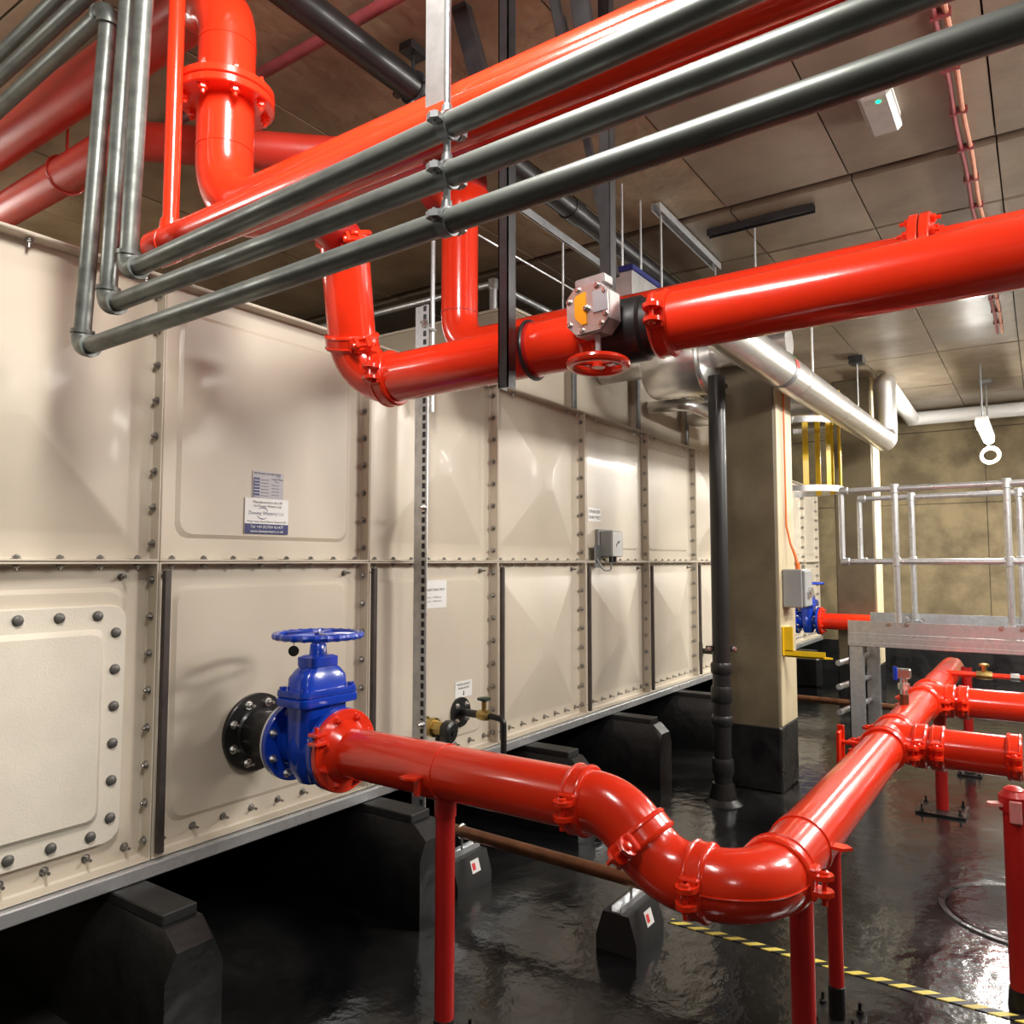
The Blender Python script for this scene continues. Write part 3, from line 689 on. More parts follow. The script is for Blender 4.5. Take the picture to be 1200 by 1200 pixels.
def branch(label, xb, yend):
    t = thing('branch_pipe', label, 'pipe', (xb, 0.2, ZM))
    y0 = YM-0.125
    coupling(t, (xb, y0-0.005, ZM), (0, -1, 0), (1, 0, 0), R6); coupling(t, (xb, y0-0.072, ZM), (0, -1, 0), (1, 0, 0), R6)
    pipe(t, (xb, y0, ZM), (xb, yend, ZM), R6, RED)
    return t
t = branch('nearer red branch pipe leaving the collector towards the right edge', XA, 0.10)
coupling(t, (XA, 0.125, ZM), (0, -1, 0), (1, 0, 0), R6)
t.name = 'branch_pipe'
branch('farther red branch pipe running right, below the walkway', XB, -0.6)
t = thing('drop_pipe', 'red upright pipe at the right edge with a pale worn ear', 'pipe', (3.15, 0.112, 0))
dx_, dy_ = 3.15, 0.110
pipe(t, (dx_, dy_, 0.05), (dx_, dy_, 0.70), 0.034, REDM, 'pipe')
b = MB().prism([(0, -0.014), (0.02, -0.018), (0.050, -0.014), (0.058, 0), (0.050, 0.014), (0.02, 0.018), (0, 0.014)], (dx_-0.01, dy_+0.025, 0.655), (-0.45, 0.9, 0), (0.9, 0.45, 0), (0, 0, 1), 0.010)
b.build('pale_ear', PINK, t, 'pale worn coupling ear')
MB().obox((dx_-0.035, dy_-0.005, 0.645), (0.03, 0.036, 0.075), (1, 0, 0), (0, 1, 0), (0, 0, 1), 0.004).build('pale_lug', PINK, t)
MB().lathe((dx_, dy_, 0.66), (0, 0, 1), [(-0.02, 0.030), (-0.02, 0.044), (0.03, 0.046), (0.05, 0.030)], 28).build('coupling_ring', REDM, t)
MB().lathe((dx_, dy_, 0.70), (0, 0, 1), [(0, 0.034), (0.012, 0.031), (0.020, 0.020), (0.023, 0.0)], 28).build('cap', REDM, t)
MB().lathe((dx_, dy_, 0), (0, 0, 1), [(0, 0.042), (0.06, 0.037), (0.062, 0.03)], 28).build('black_foot', BITUMEN, t)

# support posts
def post(label, x, y, r, ztop, foot=0.10, plate=0.15, saddle=True, m=REDM):
    t = thing('support_post', label, 'post', (x, y, 0), 'red pipe support posts')
    pipe(t, (x, y, 0.01), (x, y, ztop), r, m, 'pole', 24)
    b = MB().obox((x, y, 0.007), (plate, plate, 0.014), (1, 0, 0), (0, 1, 0), (0, 0, 1), 0.002); bp_ = b.build('base_plate', BITUMEN, t)
    for i in (-1, 1):
        for j in (-1, 1): MB().hexbolt((x+i*plate*0.38, y+j*plate*0.38, 0.013), (0, 0, 1), 0.011, 0.012, 0.025).build('bolt', BITUMEN, bp_)
    if foot: MB().lathe((x, y, 0.012), (0, 0, 1), [(0, r+0.003), (foot, r+0.003), (foot+0.002, r*0.9)], 24).build('black_foot', BITUMEN, t)
    if saddle: MB().lathe((x, y, ztop-0.06), (0, 0, 1), [(0, r), (0.0, r*1.12), (0.06, r*1.12), (0.06, r)], 24).build('sleeve', m, t)
    return t
tp = post('red support post under the straight pipe next to the blue valve', 1.93, 1.588, 0.031, ZL-0.075, 0.05)
b = MB().lathe((1.93, 1.612, ZL+0.001), (0, 1, 0), [(-0.03, R6), (-0.03, R6+0.004), (0.03, R6+0.004), (0.03, R6)], 32)
b.prism([(0, -0.028), (0.045, -0.03), (0.055, 0), (0.045, 0.03), (0, 0.028)], (1.93-R6-0.002, 1.635, ZL-0.002), (-1, 0, 0), (0, 1, 0), (0, 0, 1), 0.007)
b.obox((1.93-R6-0.015, 1.62, ZL-0.03), (0.01, 0.02, 0.05), (1, 0, 0), (0, 1, 0), (0, 0, 1)); b.build('pipe_clip', RED, tp)
post('thick red support post directly below the corner bend', 2.315, 0.60, 0.0328, ZM-0.075, 0.02)
post('thinner red support post right of the corner bend, standing beyond the hazard tape', 2.72, 0.60, 0.0232, ZM-0.08, 0.10)
post('red support post on a bolted plate between the two branch pipes', 5.30, 0.545, 0.034, ZM-0.075, 0.0, 0.26)
post('farthest red support post, seen behind the two branch pipes', 6.30, 0.47, 0.031, 0.74, 0.05)

# small drain line with brass valve under the walkway
t = thing('drain_line', 'thin red pipe with brass valve under the walkway edge', 'pipe', (6.0, 0.2, 0.74))
MB().tube([(6.0, 0.60, 0.73), (6.0, 0.36, 0.73)], 0.018, 12).build('pipe', RED, t); MB().tube([(6.0, 0.31, 0.73), (6.0, -0.6, 0.73)], 0.018, 12).build('pipe', RED, t)
b = MB().lathe((6.0, 0.39, 0.73), (0, -1, 0), [(0, 0.026), (0.03, 0.03), (0.06, 0.030), (0.09, 0.026)], 8); b.cyl((6.0, 0.345, 0.73), (6.0, 0.345, 0.80), 0.014, 10)
b.lathe((6.0, 0.345, 0.79), (0, 0, 1), [(0, 0.03), (0.014, 0.03), (0.02, 0.012)], 10); b.build('brass_valve', BRASS, t)
MB().lathe((6.0, 0.20, 0.73), (0, -1, 0), [(0, 0.026), (0.05, 0.026)], 8).build('union', BOLTB, t)

# ------------------------------------------------------------------ upper red pipework
MA = V((1.955, 2.04, 2.12)); MBp = V((2.19, -0.75, 2.235))          # axis of the main
dm = (MBp-MA).normalized()
def on(y): f = (y-MA.y)/(MBp.y-MA.y); return MA+(MBp-MA)*f
t = thing('sprinkler_main', 'big glossy red main crossing the middle, with elbow and tilted riser at its left', 'pipe', on(1.3))
top = V((1.775, 1.925, 2.60)); tilt = (top-MA).normalized()
e0 = MA+tilt*0.155; e2 = MA+dm*0.155
elbow(t, e0, MA, e2, R6*1.03, 0.14, RED)
coupling(t, e0+tilt*0.005, tilt, (0.5, 0.85, 0), R6)
pipe(t, e0, top, R6, RED, 'riser')
coupling(t, top-tilt*0.02, tilt, (0.5, 0.85, 0), R6)
pipe(t, top-tilt*0.02, top+V((-0.36, -0.13, -0.02)), R6*0.8, REDM, 'outlet_neck')
coupling(t, e2+dm*0.005, dm, (-1, 0, 0), R6)
pipe(t, e2, on(1.092), R6, RED)
pipe(t, on(0.902), MBp, R6, RED)
weld(t, on(1.31), dm, R6*1.02, REDM, 0.03, 'pipe_band')
coupling(t, on(1.087), dm, (-1, 0, 0), R6); coupling(t, on(0.877), dm, (-1, 0, 0), R6)
# butterfly valve
t = thing('butterfly_valve', 'wafer butterfly valve with aluminium gearbox and yellow position dial in the red main', 'valve', on(0.982))
bv = on(0.982)
MB().lathe(bv, dm, [(-0.085, R6), (-0.085, R6*1.02), (-0.055, R6*1.02), (-0.05, R6*1.14), (0.045, R6*1.14), (0.055, R6*1.02), (0.08, R6*1.02), (0.08, R6)], 40).build('body', BLACK, t)
gx = V((-1, 0.06, 0)).normalized(); gy = V((0.06, 1, -0.04)).normalized(); gz = V((0, 0.04, 1))
gc = bv+V((-R6-0.045, 0.05, 0.03))
oct_ = lambda a, b_, c_: [(-a, -b_+c_), (-a+c_, -b_), (a-c_, -b_), (a, -b_+c_), (a, b_-c_), (a-c_, b_), (-a+c_, b_), (-a, b_-c_)]
MB().cyl(bv+V((-R6*0.9, 0.02, 0.03)), gc, 0.03, 16).build('neck', BLACK, t)
g = MB().prism(oct_(0.071, 0.071, 0.031), gc-gx*0.02, gy, gz, gx, 0.055).build('gearbox', ALUD, t)
MB().prism(oct_(0.068, 0.068, 0.029), gc+gx*0.035, gy, gz, gx, 0.008).build('cover_plate', ALU, g)
MB().obox(gc+gz*0.085+gx*0.0, (0.05, 0.10, 0.03), gx, gy, gz, 0.004).build('top_lug', ALUD, g)
MB().prism([(-0.004, -0.045), (-0.004, 0.048), (0.028, 0.042), (0.034, 0.03), (0.034, -0.022), (0.012, -0.045)], gc+gx*0.043+gy*0.004, gy, gz, gx, 0.006).build('yellow_dial', YELO, g)
MB().obox(gc+gx*0.046-gy*0.045+gz*0.012, (0.004, 0.045, 0.062), gx, gy, gz, 0.001).build('name_plate', SILVERP, g)
MB().hexbolt(gc+gx*0.043, gx, 0.009, 0.010, 0.004).build('centre_bolt', BOLTB, g)
for a, b_ in ((0.065, 0.035), (0.065, -0.04), (0.03, 0.066), (-0.04, 0.066), (-0.066, 0.04), (-0.066, -0.03), (0.02, -0.066), (-0.05, -0.058)):
    MB().hexbolt(gc+gx*0.043+gy*(a*0.9)+gz*(b_*0.9), gx, 0.007, 0.007).build('bolt', BOLTB, g)
hw = gc+V((-0.01, -0.015, -0.155))
MB().cyl(gc+V((-0.01, -0.015, -0.07)), hw, 0.0085, 12).build('spindle', SILVERP, t)
b = MB().torus(hw, (0.05, 0.0, 1), 0.078, 0.0135, 40, 10); b.lathe(hw-V((0, 0, 0.01)), (0, 0, 1), [(0, 0.02), (0.03, 0.016)], 14)
for i in range(3):
    a = 2*pi*i/3+0.3; b.tube([hw+V((0.012*cos(a), 0.012*sin(a), 0.003)), hw+V((0.075*cos(a), 0.075*sin(a), -0.003*cos(a)))], 0.008, 8)
b.build('handwheel', RED, t)

# second main behind
X2, Z2 = 2.70, 2.44
t = thing('rear_main', 'red main running behind the big one, with flanged joint and upright left end', 'pipe', (X2, 1.2, Z2))
elbow(t, (X2, 2.154, Z2+0.17), (X2, 2.154, Z2), (X2, 2.154-0.17, Z2), R6, 0.15, RED)
weld(t, (X2, 2.154, Z2+0.17), (0, 0, 1), R6, REDM, 0.005)
pipe(t, (X2, 2.154, Z2+0.17), (X2, 2.154, 3.10), R6, RED, 'riser')
MB().lathe((X2, 2.154, 3.04), (0, 0, 1), [(0, R6), (0.06, R6*1.05), (0.10, R6*1.3), (0.125, R6*1.65)], 32).build('saddle', RED, t)
MB().cyl((X2, 2.34, 3.23), (X2, 2.06, 3.23), R6, 32).build('header', REDM, t)
pipe(t, (X2, 2.154-0.17, Z2), (X2, -0.6, Z2), R6, RED)
fo = flange(t, (X2, 0.262, Z2), (0, -1, 0), 0.14, R6, 0.028, 8, 0.115, RED, RED, 0.013, 0.016, side=1, stud=0.014)
fo2 = flange(t, (X2, 0.294, Z2), (0, 1, 0), 0.14, R6, 0.028, 8, 0.115, RED, RED, 0.013, 0.016, side=1, stud=0.014)

# header with flanged riser
XH, ZH, YR = 1.36, 2.50, 1.995
t = thing('flanged_riser', 'red riser with bolted flange bending into the header, upper left', 'pipe', (XH, YR, 2.9))
elbow(t, (XH, YR, ZH+0.20), (XH, YR, ZH), (XH, YR-0.20, ZH), R6, 0.185, RED)
weld(t, (XH, YR, ZH+0.22), (0, 0, 1), R6, RED, 0.008)
pipe(t, (XH, YR, ZH+0.19), (XH, YR, 3.08), R6, RED)
flange(t, (XH, YR, 2.872), (0, 0, -1), 0.142, R6, 0.024, 8, 0.117, RED, RED, 0.013, side=1, name='lower_flange')
flange(t, (XH, YR, 2.899), (0, 0, 1), 0.142, R6, 0.024, 8, 0.117, RED, RED, 0.013, side=1, name='upper_flange')
weld(t, (XH, YR, 3.05), (0, 0, 1), R6, RED, 0.006)
elbow(t, (XH, YR, 3.06), (XH, YR, 3.25), (XH, YR+0.19, 3.25), R6, 0.175, RED)
pipe(t, (XH, YR+0.18, 3.25), (XH, 4.6, 3.25), R6, REDOLD, 'top_pipe')
pipe(t, (XH, YR-0.19, ZH), (XH, -0.4, ZH), R6, RED, 'header')
# tee pipe in front
XS, ZS = 1.195, 2.374
t = thing('tee_pipe', 'slimmer capped red pipe with thin upright, in front of the header', 'pipe', (XS, 1.5, ZS))
MB().lathe((XS, 2.085, ZS), (0, -1, 0.008), [(0, 0.012), (0.006, 0.040), (0.02, 0.051), (0.09, 0.051), (0.09, 0.049), (2.6, 0.049)], 32).build('pipe', RED, t)
pipe(t, (XS, 2.0, ZS+0.02), (XS, 2.0, 3.39), 0.0222, RED, 'upright')
MB().lathe((XS, 2.0, ZS+0.035), (0, 0, 1), [(0, 0.032), (0.035, 0.028), (0.037, 0.02)], 20).build('collar', RED, t)
# bent pipe high on the left
t = thing('cranked_pipe', 'dull red cranked pipe passing above the tank in a ring hanger', 'pipe', (1.53, 3.0, 3.08))
bend = V((1.47, 2.78, 3.06))
MB().tube(path([(1.50, 5.6, 3.08), bend, bend+V((0.68, -0.73, 0.0))*0.84], 0.12, 8), 0.070, 28).build('pipe', REDOLD, t)
weld(t, (1.475, 2.95, 3.062), (0, 1, 0), 0.070, REDOLD, 0.006)
b = MB().torus((1.48, 3.25, 3.066), (0, 1, 0), 0.076, 0.006, 36, 8); b.cyl((1.48, 3.25, 3.14), (1.48, 3.25, 3.40), 0.006, 8); b.obox((1.48, 3.25, 3.39), (0.16, 0.05, 0.02), (1, 0, 0), (0, 1, 0), (0, 0, 1)); b.build('ring_hanger', REDOLD, t)
# thin red pipe near soffit
t = thing('thin_pipe', 'thin dark red pipe under the soffit behind the flanged riser', 'pipe', (1.82, 2.3, 3.36))
MB().tube([(1.80, 3.3, 3.365), (1.80, 0.6, 3.365)], 0.022, 14).build('pipe', MAROON, t)
del t

# ------------------------------------------------------------------ grey tubes
rg = 0.0232; XG = 1.07
gl = ['lowest of the three grey tubes, with the lowest bend at left', 'middle one of the three grey tubes crossing the picture', 'topmost of the three grey tubes crossing the picture']
# z at the bend, slope of the long run, y at the bend, then y and z of the upper bend and of a point on the upper run
gd = ((2.082, 0.0185, 2.222, 2.133, 3.056, 2.827, 2.999), (2.178, 0.015, 2.088, 2.022, 3.165, 2.838, 3.113), (2.254, 0.033, 1.988, 1.936, 3.257, 2.845, 3.191))
for i, (z, sl, y, yu, zu, yf_, zf_) in enumerate(gd):
    t = thing('grey_tube', gl[i], 'tube', (XG, 1.5, z), 'grey galvanised tubes')
    A_, B_ = V((XG, y, z)), V((XG, yu, zu)); dh = V((0, -1, sl)).normalized(); dv = (B_-A_).normalized(); dt = (V((XG, yf_, zf_))-B_).normalized()
    pipe(t, A_+dh*0.045, A_+dh*(y+0.35), rg, CONDUIT, 'tube', 24)
    pipe(t, A_+dv*0.045, B_-dv*0.045, rg, CONDUIT, 'upright', 24)
    pipe(t, B_+dt*0.045, B_+dt*2.4, rg, CONDUIT, 'top_tube', 24)
    for (p0, cc, p2) in ((A_+dh*0.05, A_, A_+dv*0.05), (B_-dv*0.05, B_, B_+dt*0.05)):
        o = elbow(t, p0, cc, p2, rg*1.22, 0.034, CONDUIT)
        for p in (p0, p2):
            a = (V(p)-V(cc)).normalized(); MB().lathe(V(p)-a*0.004, a, [(-0.004, rg), (-0.004, rg*1.36), (0.007, rg*1.36), (0.007, rg)], 24).build('rim', CONDUIT, o)
# rod with three clips
t = thing('clip_hanger', 'threaded rod with three ring clips holding the grey tubes', 'hanger', (XG, 0.87, 3.4))
yc = 0.885
gzs = [g[0]+g[1]*(g[2]-yc) for g in gd]
MB().cyl((XG, yc, gzs[2]+rg), (XG, yc, 3.41), 0.0068, 10).build('rod', GALVD, t)
for z in gzs:
    b = MB().lathe((XG, yc, z), (0, 1, 0), [(-0.011, rg), (-0.011, rg+0.004), (0.011, rg+0.004), (0.011, rg)], 24)
    for sg in (-1, 1):
        b.prism([(0, -0.012), (0.018, -0.014), (0.024, 0), (0.018, 0.014), (0, 0.012)], (XG+sg*(rg+0.002), yc, z-0.006), (sg, 0, 0), (0, 1, 0), (0, 0, 1), 0.012)
        b.cyl((XG+sg*(rg+0.013), yc, z-0.012), (XG+sg*(rg+0.013), yc, z+0.013), 0.004, 8)
    b.lathe((XG, yc, z+rg), (0, 0, 1), [(0, 0.012), (0.016, 0.010), (0.02, 0.006)], 12)
    b.build('ring_clip', GALVD, t)
for k in range(2): MB().cyl((XG, yc, gzs[k]+rg), (XG, yc, gzs[k+1]-rg), 0.0068, 10).build('link_rod', GALVD, t)

# ------------------------------------------------------------------ black and galvanised hangers
def bar(parent, x, y, z0, z1, m=BLACKM, wx=0.042, wy=0.042, name='channel'):
    """slotted channel: web facing -x with two returns"""
    b = MB().box((x-wx/2, y-wy/2, z0), (x-wx/2+0.004, y+wy/2, z1)); b.box((x-wx/2, y-wy/2, z0), (x+wx/2, y-wy/2+0.004, z1)); b.box((x-wx/2, y+wy/2-0.004, z0), (x+wx/2, y+wy/2, z1))
    return b.build(name, m, parent)
t = thing('drop_hanger', 'glossy black channel hanger across the big red main', 'hanger', (1.88, 1.31, 3.4))
bar(t, 1.875, 1.312, 2.0, 3.405, wy=0.036)
MB().box((1.85, 1.27, 3.39), (1.92, 1.36, 3.402)).build('ceiling_plate', BLACKM, t)
p = on(1.31); b = MB().torus(p, dm, R6+0.008, 0.006, 32, 6); b.build('pipe_ring', BLACKM, t)
t = thing('drop_hanger', 'black channel hanger dropping behind the aluminium gearbox', 'hanger', (2.16, 1.115, 3.4))
bar(t, 2.13, 1.10, 2.19, 3.405, wy=0.036)
d0, d1 = V((2.24, 1.13, 2.42)), V((2.24, 1.33, 3.40)); dd = (d1-d0).normalized()
MB().obox((d0+d1)/2, (0.02, 0.024, (d1-d0).length), (1, 0, 0), dd.cross(V((1, 0, 0))), dd).build('brace', BLACKM, t, 'slanting black brace')
t = thing('flat_hanger', 'wide steel channel hanger with its sheen coloured grey, behind the top grey tube', 'hanger', (1.24, 1.0, 3.4))
MB().box((1.250, 1.040, 2.30), (1.256, 1.098, 3.405), 0.001).build('channel', ALUD, t)  # grey colour stands in for light reflected off the black channel
MB().box((1.256, 1.094, 2.30), (1.272, 1.100, 3.405)).build('dark_return', BLACKM, t)
MB().cyl((1.26, 1.10, 2.80), (1.24, 1.145, 2.815), 0.005, 8).build('stub_rod', GALV, t)
t = thing('roof_brace', 'broad black slanting brace at the top behind the steel hanger', 'brace', (2.0, 1.55, 3.4))
d0, d1 = V((2.0, 1.485, 3.03)), V((2.0, 1.60, 3.42)); dd = (d1-d0).normalized()
MB().obox((d0+d1)/2, (0.042, 0.062, (d1-d0).length), (1, 0, 0), dd.cross(V((1, 0, 0))), dd, 0.003).build('channel', BLACKM, t)
t = thing('roof_brace', 'black slanting brace pair at the top edge right of the centre', 'brace', (1.9, 1.1, 3.4))
for (y0, y1, wd_) in ((1.11, 1.198, 0.03), (1.038, 1.106, 0.06)):
    d0, d1 = V((1.9, y0, 2.944)), V((1.9, y1, 3.41)); dd = (d1-d0).normalized()
    MB().obox((d0+d1)/2, (0.02, wd_, (d1-d0).length), (1, 0, 0), dd.cross(V((1, 0, 0))), dd, 0.003).build('channel', BLACKM, t)
# black soil pipe under the soffit
t = thing('soil_pipe', 'thick black plastic pipe slung diagonally under the soffit', 'pipe', (3, 1.9, 3.25))
pipe(t, (0.8, 1.86, 3.24), (2.15, 1.87, 3.245), 0.052, BLACK); pipe(t, (2.15, 1.87, 3.245), (6.2, 1.98, 3.30), 0.052, BLACK)
b = MB().torus((2.06, 1.87, 3.245), (1, 0, 0), 0.056, 0.007, 28, 8)
for sg in (-1, 1): b.obox((2.06, 1.87+sg*0.075, 3.245), (0.03, 0.035, 0.016), (1, 0, 0), (0, 1, 0), (0, 0, 1), 0.003)
b.cyl((2.06, 1.87, 3.30), (2.06, 1.87, 3.38), 0.007, 8); b.obox((2.06, 1.87, 3.385), (0.09, 0.06, 0.03), (1, 0, 0), (0, 1, 0), (0, 0, 1)); b.build('pipe_bracket', BLACKM, t)
MB().lathe((3.3, 1.902, 3.26), (1, 0, 0), [(-0.05, 0.05), (-0.05, 0.058), (0.05, 0.058), (0.05, 0.05)], 24).build('socket', BLACK, t)
# tray channels under soffit
def tray(label, p, q, wd_, m=GALV):
    t = thing('support_channel', label, 'channel', ((p[0]+q[0])/2, (p[1]+q[1])/2, p[2])); p, q = V(p), V(q); ax = (q-p).normalized(); sd = V((0, 0, 1)).cross(ax).normalized(); L = (q-p).length; c = (p+q)/2
    b = MB().obox(c+V((0, 0, 0.017)), (L, wd_, 0.004), ax, sd, V((0, 0, 1))); b.obox(c+sd*(wd_/2), (L, 0.004, 0.04), ax, sd, V((0, 0, 1))); b.obox(c-sd*(wd_/2), (L, 0.004, 0.04), ax, sd, V((0, 0, 1)))
    b.build('channel', m, t)
    return t
def rod(parent, x, y, z0, z1=3.41, r=0.006): MB().cyl((x, y, z0), (x, y, z1), r, 8).build('rod', GALV, parent)
t = tray('bright steel channel on the soffit above the butterfly valve pointing away', (3.72, 1.635, 3.375), (4.74, 1.66, 3.375), 0.045); rod(t, 3.80, 1.64, 2.80, 3.37); rod(t, 4.70, 1.66, 3.0, 3.37)
t = tray('short dark channel on the soffit above the right half of the main', (4.22, 1.53, 3.375), (4.22, 0.94, 3.375), 0.04, BLACKM); rod(t, 4.25, 1.27, 2.9, 3.37)
t = tray('thin steel channel left of the black soil pipe carrying one rod', (2.8, 1.98, 3.16), (4.6, 2.06, 3.2), 0.012); rod(t, 3.40, 2.02, 2.75, 3.18)
t = thing('conduit', 'thin pale conduit running under the soffit above the rear main', 'conduit', (3.2, 2.4, 3.3))
MB().tube([(2.75, 2.32, 3.15), (4.25, 2.32, 3.15)], 0.006, 8).build('tube', GALV, t)

# slotted post in front of the tank with thin riser conduit
t = thing('slotted_post', 'tall slotted galvanised channel post standing before the tank', 'post', (2.72, 2.40, 0))
b = MB().box((2.700, 2.38, 0.006), (2.704, 2.421, 2.69)); b.box((2.700, 2.417, 0.006), (2.741, 2.421, 2.69)); b.box((2.700, 2.38, 0.006), (2.741, 2.384, 2.69))
b.box((2.738, 2.384, 0.006), (2.741, 2.393, 2.69)); b.box((2.738, 2.408, 0.006), (2.741, 2.417, 2.69)); b.build('channel', GALV, t)
b = MB().box((2.695, 2.337, 0.006), (2.70, 2.379, 2.69)); b.build('rear_web', GALV, t)
for k in range(62): pass
b = MB()
for k in range(60): b.box((2.692, 2.350, 0.30+0.04*k), (2.6955, 2.366, 0.325+0.04*k))
b.build('slots', INK, t, kind='stuff')
MB().box((2.64, 2.32, 0), (2.78, 2.44, 0.008)).build('base_plate', GALV, t)
for z in (0.74, 1.73, 2.60): MB().hexbolt((2.692, 2.358, z), (-1, 0, 0), 0.014, 0.014, 0.012).build('bolt', BOLTB, t)
t = thing('conduit', 'slim steel conduit rising beside the slotted post to the soffit', 'conduit', (2.80, 2.38, 2.5))
MB().cyl((2.80, 2.40, 2.20), (2.80, 2.40, 3.405), 0.011, 12).build('tube', GALV, t)
MB().obox((2.76, 2.40, 2.60), (0.10, 0.03, 0.012), (1, 0, 0), (0, 1, 0), (0, 0, 1)).build('clip', BOLTB, t)

# rail on the upper tier
t = thing('tank_rail', 'grey tube rail with corner post on top of the tank', 'railing', (3.72, 2.72, 3.0))
MB().cyl((3.74, 2.72, 3.0), (3.74, 2.72, 3.17), 0.024, 16).build('post', GALV, t); MB().tube([(3.74, 2.72, 3.185), (3.74, 5.4, 3.185)], 0.022, 14).build('rail', GALV, t); MB().tube([(3.74, 2.72, 3.185), (7.4, 2.72, 3.185)], 0.022, 14).build('rail', GALV, t)
MB().lathe((3.74, 2.72, 3.15), (0, 0, 1), [(0, 0.031), (0.06, 0.031), (0.066, 0.02)], 16).build('corner_fitting', GALV, t)

# grey box with blue lid
t = thing('junction_box', 'pale metal box with blue lid edge hung behind the black hanger', 'control box', (3.55, 1.78, 2.85))
MB().box((3.40, 1.62, 2.76), (3.72, 1.80, 2.925), 0.004).build('case', ALUD, t); MB().box((3.395, 1.615, 2.925), (3.725, 1.805, 2.955), 0.004).build('lid', NAVY, t)
MB().cyl((3.45, 1.70, 2.95), (3.45, 1.70, 3.41), 0.006, 8).build('rod', GALV, t); MB().cyl((3.67, 1.70, 2.95), (3.67, 1.70, 3.41), 0.006, 8).build('rod', GALV, t)

# ------------------------------------------------------------------ lagged pipes
YL, ZLG = 1.25, 2.61
XQ, ZQ = 4.93, 2.87
t = thing('lagged_pipe', 'foil clad insulated pipe running past the column and up at the far column', 'pipe', (5.5, YL, ZLG))
RL = 0.105
MB().tube([(XQ, 2.60, ZQ), (XQ, YL+0.02, ZQ)], 0.10, 28).build('cross_run', ALU, t)
MB().tube([(3.35, YL, ZLG-0.007), (8.28, YL, ZLG+0.07)], RL, 28).build('long_run', ALU, t)
elbow(t, (8.27, YL, ZLG+0.07), (8.42, YL, ZLG+0.07), (8.42, YL, ZLG+0.25), RL*1.02, 0.12, ALU)
pipe(t, (8.42, YL, ZLG+0.2), (8.42, YL, 3.275), RL, ALU, 'upright')
MB().tube(path([(8.42, YL, 3.22), (8.42, YL, 3.28), (8.52, YL, 3.28)], 0.05), RL*0.98, 24).build('top_bend', ALU, t)
MB().tube([(8.42, YL, 3.285), (10.85, YL+0.05, 3.29)], 0.085, 20).build('far_run', WHITE, t)
MB().tube([(10.85, YL+0.10, 3.29), (10.85, -3.9, 3.285)], 0.085, 20).build('wall_run', WHITE, t)
for x in (4.98, 6.2, 7.4): weld(t, (x, YL, ZLG+0.07*(x-3.8)/4.48), (1, 0, 0), RL, ALU, 0.05, 'band')
MB().lathe((4.62, YL, ZLG+0.012), (1, 0, 0), [(-0.03, RL), (-0.03, RL+0.002), (0.03, RL+0.002), (0.03, RL)], 32).build('dark_tape', GALVD, t)
def arc_patch(x0, x1, a0, a1, r, zc):
    b = MB(); vs = []; k = 6
    for i in range(k+1):
        a = radians(a0+(a1-a0)*i/k)
        for x in (x0, x1): vs.append((x, YL-r*cos(a), zc+r*sin(a)))
    b.add(vs, [(2*i, 2*i+1, 2*i+3, 2*i+2) for i in range(k)]); return b
arc_patch(4.585, 4.655, 28, 62, RL+0.004, ZLG+0.012).build('green_patch', GREENP, t, 'green identification band'); arc_patch(4.585, 4.655, -2, 26, RL+0.004, ZLG+0.012).build('red_patch', REDP, t)
MB().lathe((XQ, 2.20, ZQ-0.02), (0, -1, 0), [(0, 0.10), (0.0, 0.235), (0.02, 0.245), (0.385, 0.245), (0.40, 0.235), (0.44, 0.11)], 36).build('valve_jacket', ALU, t, 'fat insulated valve jacket')
MB().lathe((XQ, 1.82, ZQ-0.02), (0, -1, 0), [(0, 0.24), (0.015, 0.252), (0.03, 0.24)], 36).build('jacket_rim', BOLTB, t)
rod(t, 7.7, YL+0.12, ZLG+0.10, 3.405); MB().box((7.62, YL+0.06, 3.33), (7.78, YL+0.18, 3.402)).build('roof_bracket', BLACKM, t)
rod(t, 5.35, YL-0.02, ZLG+0.12, 3.405, 0.008)
t = thing('lagged_pipe', 'short foil clad pipe beneath the fat valve jacket', 'pipe', (5.75, 2.4, 2.7))
MB().tube(path([(5.75, 2.60, 2.735), (5.75, 2.28, 2.73), (6.9, 2.26, 2.70)], 0.12), 0.05, 20).build('pipe', ALU, t)
t = thing('lagged_pipe', 'upper of two foil clad stubs right of the near column', 'pipe', (6.8, 1.7, 2.9))
pipe(t, (6.8, 2.5, 2.94), (6.8, 1.52, 2.94), 0.085, ALU)
t = thing('lagged_pipe', 'lower of two foil clad stubs right of the near column, with flared end', 'pipe', (6.2, 1.7, 2.6))
pipe(t, (6.4, 2.5, 2.76), (6.4, 1.42, 2.76), 0.10, ALU); MB().lathe((6.4, 1.93, 2.75), (0, -1, 0), [(0, 0.13), (0.27, 0.15), (0.28, 0.10)], 28).build('jacket', ALU, t)

